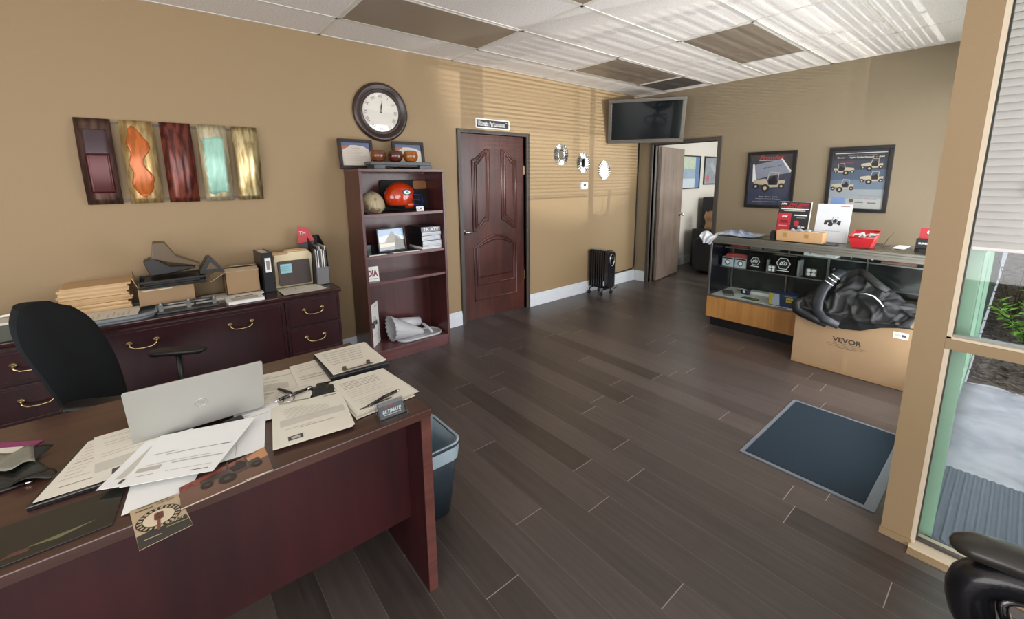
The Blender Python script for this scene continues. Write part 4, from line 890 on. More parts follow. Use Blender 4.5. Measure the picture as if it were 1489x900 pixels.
s = MB(); s.box(.09, .17, 1.345, 1.455, .9365, 1.005, mat('dark_smoked_box', '#22272b', .2)); tag(s.build('dark_box', bevel=.003), 'small dark box behind the magazine at the left of the second shelf', 'box')
# shelf 3 card
s = MB(); K = frame((.3, 1.368, .7105), (.08, 1, 0), (-.1, 0, 1)); s.box(-.06, .052, 0, .125, 0, .0015, M_paperw, K); s.text('DIA', mat('maroon_print', '#7a2430', .5), K, w=.085, h=.055, z=.0022, cx=.002, cy=.068, bold=.05); s.rect(-.055, .045, .022, .026, M_ink, K, .0022)
tag(s.build('name_card'), 'white card with maroon letters DIA on the third shelf', 'card')
# bottom shelf sign and moulded piece
s = MB(); K = frame((.30, 1.315, .1015), (-.62, .78, 0), (.0, -.06, 1)); K = frame((.285, 1.318, .1015), (-.75, .66, 0), (.02, -.03, 1)); s.box(0, .235, 0, .385, -.0025, 0, M_paperw, K)
buggy(s, K @ Matrix.Translation((.115, .20, 0)), .07, mat('charcoal_vehicle', '#3a3a3e', .5), M_dk); s.rect(.05, .19, .1, .103, M_ink, K, .0006); s.rect(.15, .21, .35, .356, M_ink, K, .0006)
tag(s.build('vehicle_sign'), 'white sign with a small black vehicle leaning on the bottom shelf', 'sign')
e = empty('moulded_panel', (.22, 1.76, .1005), 'white moulded piece with a scalloped open end on the bottom shelf', 'moulded part')
M_mw = mat('white_moulded_plastic', '#c9ccd0', .45)
s = MB()
def cone(u, vv):
    a = 2*math.pi*u; t_ = vv; ry = .112*(1-t_)+.045*t_; rz = .112*(1-t_)+.026*t_; y = 1.545+.30*t_; sc = 1+(.06*abs(math.sin(a*9)) if vv < .03 else 0)
    return (.2+ry*math.cos(a)*sc, y-(.012*abs(math.sin(a*9)) if vv < .03 else 0), .225-.095*t_+rz*math.sin(a)*sc)
s.grid(cone, 72, 14, M_mw); s.build('horn', e, solid=.004)
s = MB(); P = [(x, y) for x, y in rrect(.21, .44, .09, 8, .215, 1.80)]; s.prism(P, .101, .108, M_mw); s.tube([(x, y, .112) for x, y in P], .009, M_mw, closed=True); s.build('base_rim', e)
s = MB(); s.tube([(.12, 1.62, .235), (.13, 1.86, .205)], [.05, .042], M_mw, n=16); s.build('rear_tube', e)
s = MB(); s.tube([(.305, 1.90, .13), (.28, 1.885, .165), (.2, 1.875, .185), (.13, 1.88, .18)], .013, M_mw, n=8); s.build('strap', e)

# ================================================================== DESK
e = empty('desk', (2.05, -.2, 0), 'large mahogany office desk in the foreground covered in papers', 'desk')
M_dtop = wood('desk_top_mahogany', '#35201b', '#4f342b', .3, 'Y', .7)
M_dred = wood('desk_panel_mahogany', '#21070b', '#361013', .4, 'Z', .35, .05)
s = MB(); s.prism([(1.66, -1.12), (2.485, -1.12), (2.485, .707), (1.66, .707)], .719, .75, M_dtop); s.build('desktop', e, bevel=.003)
s = MB(); s.box(1.68, 2.476, .668, .704, 0, .719, M_dred); s.box(2.476, 2.482, .668, .704, 0, .719, M_mahogE); s.build('end_panel', e, bevel=.001)  # dark body tone includes shade on the inner face; edge strip lighter
s = MB(); s.box(1.68, 2.482, -1.117, -1.08, 0, .719, M_mahogE); s.build('end_panel', e, bevel=.002)
s = MB(); s.box(2.33, 2.352, -1.08, .668, .245, .719, M_dred); s.build('modesty_panel', e)
for y0, y1 in ((.24, .665), (-1.077, -.66)):
    s = MB(); s.box(1.72, 2.25, y0, y1, .27, .716, M_dred); o = s.build('pedestal', e)
    for z0, z1 in ((.28, .48), (.49, .7)): s = MB(); s.box(1.703, 1.72, y0+.012, y1-.012, z0, z1, M_dred); s.build('drawer_front', o)
ZD = .7505
# --- papers
def tlx(seed, n=14, **k): return textlines(seed, n=n, **k)
def logo_print(s, f, a, b_):  # small oval stamp near the sheet corner
    pass
def dpaper(name, pts, z, label, prints=(), m=None, cat='paper', bump=.0015, seed=0, th=.0009, curl=0, group=None):
    s, f = sheet(pts, z, m, prints, th, curl, bump, seed)
    return tag(s.build(name), label, cat, group)
OV = [(.82, .90, .30, .46, M_inkd), (.835, .885, .33, .43, M_inkl)]
# left end of the desk
M_mag = mat('magenta_folder', '#8c3a6b', .5)
s = MB(); s.prism([(1.66, -.62), (1.855, -.322), (2.02, -.44), (1.84, -.74)], ZD, ZD+.003, M_mag); tag(s.build('magenta_folder'), 'magenta folder at the far left end of the desk', 'folder')
dpaper('printed_sheet', [(1.71, -.62), (1.88, -.345), (2.05, -.47), (1.88, -.75)], ZD+.0035, 'printed sheet lying on the magenta folder', textlines(21, .1, .9, .1, .9, 10, M_ink, .014), seed=1)
s = MB(); M_film = mat('crinkled_dark_film', '#2a2c29', .22, bump=.5, bscale=30, var=.5, scale=30)
s.grid(lambda u, v: (1.90+.2*v+.03*u, -.55+.26*u-.03*math.sin(v*5), ZD+.003+.018*abs(math.sin(u*9+v*4))*abs(math.cos(v*7+u*3))), 24, 20, M_film); s.grid(lambda u, v: (1.93+.11*v, -.42+.09*u+.02*v, ZD+.026+.006*math.sin(u*9+v*7)), 8, 8, mat('pale_film_label', '#86867a', .4, bump=.3))
tag(s.build('plastic_pouch', solid=.001), 'crumpled dark plastic pouch beside the magenta folder', 'pouch')
s = MB(); s.tube([(2.125, -.42, ZD+.006), (2.12, -.345, ZD+.006), (2.118, -.322, ZD+.006)], .0045, M_black); s.tube([(2.118, -.322, ZD+.006), (2.118, -.306, ZD+.006)], .0035, M_chrome); tag(s.build('pen'), 'black pen with a silver tip left of the clipboard', 'pen')
# clipboard with papers left of the laptop
s = MB(); s.prism([(1.985, -.225), (2.262, -.296), (2.268, -.13), (2.0, -.09)], ZD, ZD+.012, M_blackg); e = tag(s.build('clipboard', bevel=.002), 'black clipboard under sheets at the left of the laptop', 'clipboard')
dpaper('invoice_sheet', [(1.985, -.208), (2.255, -.285), (2.258, -.125), (1.99, -.09)], ZD+.0125, 'invoice sheet lying on the black clipboard, leftmost of its two', textlines(31, .1, .95, .08, .7, 12, M_inkl, .008)+[(.45, .46, .1, .9, M_ink), (.86, .872, .2, .9, M_ink)], seed=4)
dpaper('invoice_sheet', [(1.978, -.195), (2.262, -.176), (2.252, -.03), (1.975, .0)], ZD+.0145, 'invoice sheet beside the laptop, partly over the clipboard', textlines(32, .1, .8, .08, .9, 12, M_inkl, .008)+[(.62, .80, .02, .98, mat('shaded_band_print', '#c5c2b6', .7)), (.83, .93, .25, .5, M_inkd), (.85, .91, .3, .45, M_inkl)], seed=5)
# glossy black folder at the desk edge
M_bf = mat('black_glossy_folder', '#1e211f', .25, var=.5, scale=7, coat=.3)
s = MB(); s.prism([(2.29, -.72), (2.30, -.11), (2.455, -.128), (2.462, -.74)], ZD, ZD+.0035, M_bf); s.prism([(2.422, -.27), (2.43, -.22), (2.412, -.16), (2.416, -.215)], ZD+.0035, ZD+.0042, mat('faded_label', '#6d6a4a', .5)); s.prism([(2.435, -.31), (2.436, -.265), (2.424, -.265), (2.423, -.29)], ZD+.0035, ZD+.0042, mat('rust_label', '#5d3a2c', .5)); tag(s.build('glossy_folder', bevel=.001), 'glossy black folder near the desk front edge', 'folder')
# fanned white sheets in front of the laptop
def fan(pts, z, label, seed, pr=()): return dpaper('white_sheet', pts, z, label, pr, M_paperw, seed=seed, bump=.0015, group='white sheets fanned in front of the laptop')
fan([(2.20, -.09), (2.437, -.113), (2.437, .02), (2.21, .10)], ZD+.002, 'white sheet lowest in the fan, hanging towards the flyer', 1, [(.3, .306, .1, .9, M_inkl)])
fan([(2.14, .05), (2.16, .245), (2.37, .205), (2.35, .02)], ZD+.004, 'white sheet at the right side of the fan under the top one', 2, [(.6, .606, .6, .95, M_ink), (.4, .406, .6, .95, M_ink)])
fan([(2.114, -.07), (2.305, -.166), (2.33, -.11), (2.12, .05)], ZD+.0172, 'white sheet at the left edge of the fan', 3, [(.2, .85, .3, .6, mat('shaded_band_print', '#c5c2b6', .7)), (.88, .95, .6, .75, M_inkd)])
fan([(2.112, -.035), (2.335, -.12), (2.415, .075), (2.18, .215)], ZD+.0200, 'white sheet topmost in the fan in front of the laptop', 6, [(.45, .46, .1, .35, M_ink), (.5, .51, .25, .8, M_ink), (.5, .512, .82, .95, M_inkd), (.66, .67, .1, .8, M_inkl), (.7, .78, .05, .3, M_inkl), (.70, .72, .4, .95, M_inkl), (.85, .858, .1, .28, M_ink), (.85, .858, .4, .9, M_inkl), (.92, .93, .7, .9, M_inkd)])
# jeep postcard (own generic off road vehicle picture) and microphone flyer hanging over the edge
M_sep = mat('sunset_brown_print', '#6e5040', .35, var=.3, scale=9)
s = MB(); Kp = frame((2.415, .0, ZD+.0075), (-.0, 1, 0), (-1, 0, 0)); s.prism([(0, -.10), (.205, -.085), (.208, .05), (.0, .0)], 0, .001, M_sep, Kp)
s.poly([(.004, -.03), (.06, -.01), (.14, .02), (.2, .045), (.205, .05), (.0, .0)], mat('rust_red_print', '#8a4b3c', .4), Kp, .0013); s.poly([(.165, -.01), (.15, .022), (.205, .05), (.207, .0)], mat('sunset_orange_print', '#bd8a5c', .4), Kp, .0015); s.poly([(0, -.10), (.205, -.085), (.205, -.081), (0, -.096)], M_paper, Kp, .0016)
buggy(s, Kp @ Matrix.Translation((.115, -.022, .001)) @ Matrix.Rotation(.12, 4, 'Z'), .072, mat('dark_buggy_print', '#4a3d36', .4, var=.4, scale=60), mat('buggy_black_print', '#241a16', .4), 1)  # darkest print tone fills the wheels and cab
s.rect(.14, .2, -.083, -.0805, M_paper, Kp, .0016); s.text('FA', mat('maroon_print', '#7a2430', .5), Kp, w=.03, h=.016, z=.0018, cx=.018, cy=-.012)
tag(s.build('photo_card'), 'brown photo card of an off road vehicle at the desk edge', 'card')
s = MB(); Kf = frame((2.435, -.098, ZD+.0055), (0, 1, 0), (-1, 0, -.0))
s.prism([(0, 0), (.094, .0), (.118, -.152), (.022, -.165)], 0, .0009, mat('flyer_cream', '#b9a585', .5), Kf); s.poly([(.016, -.115), (.107, -.10), (.118, -.152), (.022, -.165)], mat('flyer_charcoal', '#3a3733', .5), Kf, .0012)
c0 = (.056, -.072)
s.poly(circ(.043, 30, *c0), M_dk, Kf, .0014)
for k in range(22):
    a = 2*math.pi*k/22; s.poly([(c0[0]+r*math.cos(a+d), c0[1]+r*math.sin(a+d)) for r, d in ((.032, -.07), (.041, -.07), (.041, .07), (.032, .07))], mat('flyer_cream', '', .5), Kf, .0017)
s.poly(circ(.030, 24, *c0), mat('flyer_pale', '#d6c8ac', .5), Kf, .0019)
s.prism([(x, y) for x, y in rrect(.018, .03, .006, 4, c0[0], c0[1]+.006)], .0020, .0022, mat('microphone_brown', '#7a4a3a', .5), Kf)
for k in range(4): s.rect(c0[0]-.007, c0[0]+.007, c0[1]-.004+k*.006, c0[1]-.002+k*.006, M_dk, Kf, .0025)
s.rect(c0[0]-.003, c0[0]+.003, c0[1]-.05, c0[1]-.009, mat('microphone_brown', '', .5), Kf, .0023)
s.text('CRAFT', mat('flyer_pale', '', .5), Kf, w=.03, h=.009, z=.002, cx=.088, cy=-.108); s.text('OUR CRAFT', M_dk, Kf, w=.036, h=.007, z=.002, cx=.07, cy=-.014); s.rect(.012, .045, -.02, -.016, mat('flyer_grey_print', '#5d5447', .5), Kf, .002); s.rect(.015, .08, -.006, -.003, mat('flyer_grey_print', '', .5), Kf, .002); s.rect(.07, .11, -.124, -.12, mat('flyer_olive_print', '#8a8a52', .5), Kf, .002); s.rect(.03, .06, -.14, -.137, mat('flyer_cream', '', .5), Kf, .002)
tag(s.build('flyer'), 'cream flyer with a brown microphone in a ring, jutting over the desk edge', 'flyer')
# laptop
e = empty('laptop', (2.0, .08, ZD), 'open silver laptop seen from behind its lid on the desk', 'laptop')
M_lap = mat('silver_laptop_lid', '#a9aaa4', .38, .35, var=.02); M_lapd = mat('dark_grey_keyboard', '#2a2c2e', .5)
s = MB(); Kb = frame((0, 0, 0), (1, 0, 0), (0, 1, 0)); s.prism([(1.872, -.105), (2.098, -.1), (2.103, .252), (1.876, .257)], ZD+.0165, ZD+.031, M_lap); s.box(1.89, 2.0, -.06, .21, ZD+.031, ZD+.0322, M_lapd)
s.build('keyboard_base', e, bevel=.003)
for y in (-.08, .23): s = MB(); s.box(1.89, 2.08, y-.01, y+.01, ZD, ZD+.0165, M_black); s.build('rubber_foot', e)
Kl = frame((2.102, -.1, ZD+.014), (.015, 1, 0), (.068, 0, .188)); hl = math.hypot(.068, .195)
s = MB(); s.prism(rrect(.352, hl, .007, 4, .176, hl/2), -.0055, 0, M_lap, Kl); s.rect(.008, .344, .01, hl-.008, M_blackg, Kl @ Matrix.Translation((0, 0, -.006)), 0); o = s.build('lid', e, bevel=.001)
s = MB(); Kg = Kl @ Matrix.Translation((.176, hl/2-.005, 0)); M_lg = mat('mirror_logo', '#cfd0cc', .12, .9)
s.tube([(x, y, .0006) for x, y in circ(.0165, 32)], .0008, M_lg, Kg, closed=True, n=6); s.text('hp', M_lg, Kg, w=.02, h=.02, z=.0008, shear=.25, bold=.01); s.build('logo', o)
s = MB(); s.tube([(2.094, -.06, ZD+.026), (2.094, .22, ZD+.026)], .0055, M_black); s.build('hinge', e)
s = MB(); s.prism([(2.12, .125), (2.15, .13), (2.145, .185), (2.11, .18)], ZD+.0005, ZD+.012, M_black); tag(s.build('power_adapter', bevel=.003), 'small black adapter under the right end of the laptop', 'adapter')
# papers right of the laptop
dpaper('drawing_sheet', [(1.79, .26), (2.12, .165), (2.18, .38), (1.80, .43)], ZD+.0005, 'large drawing sheet spread between the laptop and the clipboard', textlines(41, .1, .8, .1, .8, 9, M_inkl, .01)+[(.15, .16, .1, .9, M_ink), (.35, .5, .3, .75, mat('shaded_band_print', '#c5c2b6', .7)), (.55, .558, .2, .9, M_ink), (.8, .806, .1, .7, M_ink)], seed=7, bump=.001)
dpaper('printed_sheet', [(1.785, .40), (2.02, .385), (2.04, .50), (1.78, .545)], ZD+.0035, 'lined sheet at the back of the desk next to the clipboard', textlines(42, .1, .9, .1, .9, 9, M_inkl, .01)+[(.3, .31, .1, .9, M_ink), (.6, .615, .1, .9, M_ink), (.7, .715, .1, .9, M_ink)], seed=8, bump=.001)
dpaper('printed_sheet', [(2.06, .16), (2.19, .155), (2.20, .29), (2.045, .30)], ZD+.004, 'sheet at the lower right corner of the laptop', textlines(43, .2, .9, .1, .8, 5, M_inkl, .02), M_paperw, seed=3, bump=.001)
dpaper('receipt', [(2.00, .30), (2.07, .245), (2.135, .395), (2.02, .455)], ZD+.0065, 'receipt under the open pocket knife and pen', textlines(44, .1, .9, .1, .9, 8, M_inkl, .02), seed=2, bump=.001)
dpaper('invoice_sheet', [(2.132, .27), (2.403, .222), (2.432, .45), (2.16, .50)], ZD+.0088, 'invoice sheet lower of the pair in the middle of the desk', (), seed=6, bump=.001)
dpaper('invoice_sheet', [(2.134, .278), (2.405, .236), (2.428, .458), (2.165, .497)], ZD+.0112, 'invoice sheet with an oval stamp, topmost of the pair in the middle of the desk', textlines(45, .15, .5, .1, .9, 9, M_inkl, .008)+[(.05, .066, .72, .92, M_inkd), (.42, .58, .05, .95, mat('shaded_band_print', '#c5c2b6', .7)), (.66, .67, .1, .5, M_inkl), (.84, .93, .13, .32, M_inkd), (.86, .91, .17, .28, M_inkl), (.7, .708, .3, .8, M_ink)], seed=6, bump=.001)
# pocket tool and pen
s = MB(); s.tube([(2.10, .285, ZD+.016), (2.093, .302, ZD+.016)], [.003, .0055], M_chrome); s.tube([(2.093, .302, ZD+.016), (2.08, .37, ZD+.016), (2.074, .40, ZD+.016)], .0058, M_blackg); s.tube([(2.086, .335, ZD+.016), (2.085, .343, ZD+.016)], .0064, M_chrome); s.tube([(2.074, .40, ZD+.016), (2.072, .418, ZD+.016)], .004, M_chrome)
tag(s.build('ballpoint_pen'), 'black and silver ballpoint pen on the papers right of the laptop', 'pen')
s = MB(); s.tube([(2.0, .317, ZD+.016), (2.045, .335, ZD+.017), (2.07, .347, ZD+.0165)], [.006, .0075, .005], M_black, flat=.6); s.tube([(2.09, .315, ZD+.013), (2.12, .31, ZD+.013), (2.13, .34, ZD+.013), (2.10, .35, ZD+.013), (2.085, .345, ZD+.013)], .003, M_chrome); tag(s.build('folding_tool'), 'small black folding tool crossing the ballpoint pen', 'tool')
s = MB(); s.grid(lambda u, v: (2.04+.10*v+.02*u, .405+.09*u, ZD+.006+.016*math.sin(math.pi*u)*math.sin(math.pi*v)+.004*math.sin(u*12+v*8)), 16, 14, mat('black_leather', '#1d1f1e', .35, bump=.4, bscale=120)); tag(s.build('glasses_pouch', solid=.002), 'small black leather pouch tucked beside the right paper stack', 'pouch')
# clip box with forms
e = empty('clipboard_box', (1.9, .62, ZD), 'black storage clipboard holding ruled forms at the back corner of the desk', 'clipboard')
KB = [(1.757, .508), (2.045, .498), (2.062, .735), (1.77, .752)]
s = MB(); s.prism(KB, ZD, ZD+.022, M_black); s.build('storage_box', e, bevel=.004)
s = MB(); Kc = frame((2.03, .61, ZD+.0285), (0, 1, 0), (-1, 0, 0)); s.box(-.062, .062, -.018, -.004, 0, .004, M_alu, Kc)
for y in (-.05, .05): s.cyl(.008, -.004, .012, mat('dark_brass', '#6a5a3c', .3, .8), Kc @ Matrix.Translation((y, .006, 0)), 14)
s.build('clip', e, bevel=.001)
for k in range(3):
    pr = [(.14+.1*i, .148+.1*i, .1, .85-.03*i, M_inkd) for i in range(6)]+[(.12+.1*i, .19+.1*i, .6, .605, M_inkl) for i in range(6)]
    dpaper('form_sheet', [(1.762+.002*k, .516-.003*k), (2.035, .511), (2.04, .727+.004*k), (1.772, .745-.004*k)], ZD+.0225+.0016*k, ['bottom sheet on the black storage clipboard', 'middle sheet on the black storage clipboard', 'ruled form on top of the black storage clipboard'][k], pr if k == 2 else (), seed=9, bump=.0004, group='forms on the storage clipboard')
# right paper stack
lab = ['sheet at the bottom of the stack behind the card holder', 'sheet second from the bottom of the stack behind the card holder', 'sheet in the middle of the stack behind the card holder', 'ruled form on top of the stack behind the card holder']
for k in range(4):
    dx = (.012, -.004, .004, 0)[k]; dy = (-.012, .012, -.006, 0)[k]
    pr = [(.1+.045*i, .108+.045*i, .1+.35*j, .42+.33*j, M_inkd if i % 2 else M_ink) for i in range(1, 6) for j in (0, 1)]+textlines(50, .4, .85, .08, .8, 8, M_inkl, .008)+[(.9, .93, .06, .6, M_inkd)]
    dpaper('form_sheet', [(2.068+dx*.5, .486+dy), (2.375+dx, .49+dy), (2.36+dx, .715+dy), (2.082, .70+dy*.4)], ZD+.0015+.003*k, lab[k], pr if k == 3 else (), seed=3, bump=.0013, group='stack of forms behind the card holder')
s = MB(); s.tube([(2.355, .53, ZD+.0185), (2.33, .60, ZD+.0185), (2.318, .655, ZD+.0185)], [.004, .006, .0055], M_blackg); s.tube([(2.318, .655, ZD+.0185), (2.315, .665, ZD+.0185)], .0035, M_chrome); tag(s.build('marker_pen'), 'black pen lying on the forms behind the card holder', 'pen')
# business card holder
e = empty('card_holder', (2.44, .585, ZD), 'clear acrylic business card holder at the desk front corner', 'card holder')
M_acr = glass('clear_acrylic', (.9, .93, .94), .08)
Kh = frame((2.455, .53, ZD), (.10, 1, 0), (-.5, 0, 1)); 
Kh = frame((2.452, .533, ZD+.001), (.0, 1, 0), (-.45, 0, 1))
s = MB(); s.box(0, .1, 0, .045, -.002, 0, M_acr, Kh); s.box(0, .1, 0, .058, -.024, -.022, M_acr, Kh); s.box(0, .1, 0, .002, -.024, 0, M_acr, Kh); s.box(0, .002, 0, .04, -.024, 0, M_acr, Kh); s.box(.098, .1, 0, .04, -.024, 0, M_acr, Kh); s.build('holder', e)
s = MB(); s.prism([(2.40, .53), (2.465, .527), (2.468, .637), (2.402, .636)], ZD, ZD+.0015, M_acr); s.build('foot_plate', e)
for k in range(3):
    s = MB(); K = Kh @ Matrix.Translation((.05, .029, -.005-.006*k)); s.box(-.044, .044, -.026, .026, -.002, 0, mat('grey_business_card', '#5d6066', .4), K)
    if k == 0:
        s.text('ULTIMATE', M_paperw, K, w=.068, h=.012, z=.0006, cy=-.005, shear=.4, bold=.04); s.poly([(-.028, .008), (.0, .017), (.03, .006), (.0, .012)], mat('card_red', '#c84a3c', .4), K, .0006); s.rect(-.03, .03, -.017, -.015, M_paper, K, .0006)
    tag(s.build('business_card'), 'business card with white lettering facing out of the acrylic holder' if k == 0 else ('second' if k == 1 else 'last')+' grey business card behind the front one in the acrylic holder', 'business card', 'business cards in the acrylic holder')

# ================================================================== WASTEBASKET
e = empty('wastebasket', (2.08, .86, 0), 'dark blue wastebasket with a clear liner beside the desk end', 'wastebasket')
M_bin = mat('dark_slate_plastic', '#28343c', .4); M_liner = mat('translucent_bin_liner', '#9fb3bd', .25, bump=.6, bscale=40)
def rr(w_, h_, r, z, n=6): return [(2.085+x, .862+y, z) for x, y in rrect(w_, h_, r, n)]
def shell(mb, secs, m): 
    n = len(secs[0]); v = [p for s_ in secs for p in s_]; mb.add(v, [(j*n+i, j*n+(i+1) % n, (j+1)*n+(i+1) % n, (j+1)*n+i) for j in range(len(secs)-1) for i in range(n)], m, None, True)
s = MB(); shell(s, [rr(.21, .18, .04, .002), rr(.31, .25, .06, .375)], M_bin); s.add(rr(.21, .18, .04, .004), [list(range(24))], M_bin); s.tube(rr(.312, .252, .06, .375), .007, M_bin, closed=True); s.build('bin', e, solid=.003)
s = MB(); shell(s, [[(x*1+(x-2.085)*.01*math.sin(i*2.1), y+(y-.862)*.03*math.sin(i*1.7), z) for i, (x, y, z) in enumerate(rr(.306, .247, .06, .30, 12))], rr(.319, .259, .064, .345, 12), rr(.322, .262, .066, .372, 12), rr(.318, .258, .06, .384, 12), rr(.30, .24, .06, .385, 12), rr(.28, .22, .05, .30, 12), rr(.24, .19, .05, .12, 12)], M_bin if False else M_liner); s.build('bin_liner', e)

# ================================================================== TASK CHAIR behind the desk
e = empty('task_chair', (1.12, -.2, 0), 'black fabric task chair with armrests behind the desk', 'chair')
M_fab = mat('black_woven_fabric', '#1d2022', .9, bump=.5, bscale=350, spec=.2)
ca = R_(62); KC = T(1.13, -.285, 0, ca-math.pi/2)   # local +y = facing direction
s = MB()
def back(u, v, side):
    a = (u-.5)*2; hw = (.195 if v < .6 else .195*(1-((v-.6)/.4)**2.6*.62))*(1-.25*(1-v)**3)
    z = .50+.545*v; t_ = .052*(1-abs(a)**3*.85)*(1-.5*max(0, (v-.85)/.15)**2)
    return (a*hw, -.19*v+.03*math.sin(v*3)+.03*a*a+side*t_, z-(.012*a*a if v > .9 else 0))
s.grid(lambda u, v: back(u, v, 1), 20, 20, M_fab, KC); s.grid(lambda u, v: back(1-u, v, -1), 20, 20, M_fab, KC)
ring = [(0, i/20) for i in range(21)]; 
def side_strip(us):
    s.grid(lambda u, v: tuple(Vector(back(us, v, 1))*(u)+Vector(back(us, v, -1))*(1-u)), 2, 20, M_fab, KC)
side_strip(0); side_strip(1)
s.grid(lambda u, v: tuple(Vector(back(v, 1, 1))*u+Vector(back(v, 1, -1))*(1-u)), 2, 20, M_fab, KC); s.grid(lambda u, v: tuple(Vector(back(v, 0, 1))*u+Vector(back(v, 0, -1))*(1-u)), 2, 20, M_fab, KC)
s.build('backrest', e)
s = MB(); s.prism(rrect(.48, .46, .12, 8, 0, .27), .42, .49, M_fab, KC); s.build('seat', e, bevel=.03, bseg=4)
s = MB(); s.tube([(0, .02, .41), (0, -.07, .42), (0, -.10, .5), (0, -.09, .65)], .022, M_black, KC, flat=.5); s.box(-.1, .1, .15, .35, .38, .42, M_black, KC); s.build('back_support', e)
for sx in (-1, 1):
    s = MB(); s.prism(rrect(.085, .26, .035, 6, sx*.275, .215), .665, .69, M_black, KC); o = s.build('armrest', e, bevel=.01, bseg=3)
    s = MB(); s.tube([(sx*.275, .215, .665), (sx*.275, .21, .5), (sx*.26, .21, .41), (sx*.16, .21, .40)], .02, M_black, KC, flat=.6); s.build('arm_post', o)
s = MB(); s.cyl(.028, .09, .38, M_black, KC @ Matrix.Translation((0, .25, 0))); s.build('gas_lift', e)
for k in range(5):
    a = 2*math.pi*k/5+.3; K = KC @ Matrix.Translation((0, .25, 0)) @ Matrix.Rotation(a, 4, 'Z')
    s = MB(); s.tube([(.02, 0, .11), (.29, 0, .075)], [.028, .017], M_black, K); o = s.build('base_spoke', e)
    s = MB(); s.cyl(.027, -.012, .012, M_black, K @ Matrix.Translation((.29, 0, .028)) @ Matrix.Rotation(R_(90), 4, 'X'), 16); s.build('caster', o)

# ================================================================== ARMCHAIR at lower right
e = empty('executive_chair', (4.1, 1.3, 0), 'glossy black leather chair with a loop armrest at the lower right corner', 'chair')
M_lea = mat('black_leather_gloss', '#14151a', .28, coat=.3, bump=.2, bscale=150); M_pad = mat('olive_black_pad', '#2e2d28', .35, coat=.2)
ax = .12; KE = T(3.715, 1.50, 0, ax)   # local +x runs back along the arm
def armloop(off, nm='armrest'):
    K = KE @ Matrix.Translation((0, off, 0))
    s = MB(); sg = lambda t_: math.copysign(abs(t_)**.72, t_)
    P = [(.19-.19*sg(math.cos(2*math.pi*i/32))+.04*(1-(.5+.5*sg(math.sin(2*math.pi*i/32)))), 0, .505+.105*sg(math.sin(2*math.pi*i/32))) for i in range(32)]
    s.tube([(x+.042, y, z-.012) for x, y, z in P], [.044]*32, M_lea, K, closed=True, n=16, flat=1.0, upv=(0, 0, 1)); o = s.build(nm, e)
    s = MB(); s.tube([(x*.62+.105, y, (z-.5)*.5+.50) for x, y, z in P], .012, M_chrome, K, closed=True); s.build('chrome_ring', o)
    s = MB(); s.tube([(.012, 0, .628), (.022, 0, .632), (.05, 0, .64), (.1, 0, .646), (.2, 0, .648), (.32, 0, .645), (.38, 0, .635), (.395, 0, .63)], [.012, .03, .043, .048, .05, .048, .035, .012], M_pad, K, n=18, flat=.62, upv=(0, 0, 1)); s.build('arm_pad', o)
armloop(0); armloop(-.60)
s = MB(); s.prism(rrect(.52, .54, .12, 8, .32, -.30), .38, .47, M_lea, KE); s.build('seat', e, bevel=.03, bseg=4)
s = MB(); s.prism(rrect(.50, .12, .05, 8, 0, 0), .45, 1.10, M_lea, KE @ Matrix.Translation((.60, -.30, 0)) @ Matrix.Rotation(R_(90), 4, 'Z'), top=.85); s.build('backrest', e, bevel=.03, bseg=4)
s = MB(); s.cyl(.03, .09, .38, M_black, KE @ Matrix.Translation((.33, -.3, 0))); s.build('gas_lift', e)
for k in range(5):
    a = 2*math.pi*k/5; K = KE @ Matrix.Translation((.33, -.3, 0)) @ Matrix.Rotation(a, 4, 'Z')
    s = MB(); s.tube([(.02, 0, .11), (.27, 0, .075)], [.03, .018], M_black, K); o = s.build('base_spoke', e)
    s = MB(); s.cyl(.027, -.012, .012, M_black, K @ Matrix.Translation((.27, 0, .028)) @ Matrix.Rotation(R_(90), 4, 'X'), 16); s.build('caster', o)

# ================================================================== MATS
M_mat = mat('blue_charcoal_carpet', '#2b363f', .95, bump=.8, bscale=500, var=.35, scale=220, spec=.1)
s = MB(); s.box(2.895, 3.43, 2.462, 3.298, .001, .009, M_mat); e0 = s
e = empty('door_mat', (3.16, 2.88, 0), 'blue charcoal carpet mat with grey edging on the floor by the pillar', 'mat')
e0.build('carpet', e); s = MB(); M_edge = mat('grey_vinyl_edge', '#6c737a', .6)
for a in ((2.872, 2.896, 2.44, 3.322), (3.43, 3.475, 2.44, 3.322), (2.896, 3.43, 2.44, 2.463), (2.896, 3.43, 3.298, 3.322)): s.box(a[0], a[1], a[2], a[3], .0005, .006, M_edge)
s.build('edging', e, bevel=.001)
s = MB(); M_rib = mat('blue_grey_rubber', '#76818f', .8, var=.15)
s.box(3.645, 4.55, 2.45, 3.15, 0, .006, M_rib)
n = 30
for k in range(n): x = 3.655+k*.03; s.prism([(0, 0), (.02, 0), (.014, .007), (.006, .007)], 2.455, 3.145, M_rib, frame((x, 0, .006), (1, 0, 0), (0, 0, 1)) @ Matrix.Scale(-1, 4, (0, 0, 1)))
tag(s.build('outdoor_mat'), 'ribbed blue grey rubber mat on the concrete outside the window', 'mat')

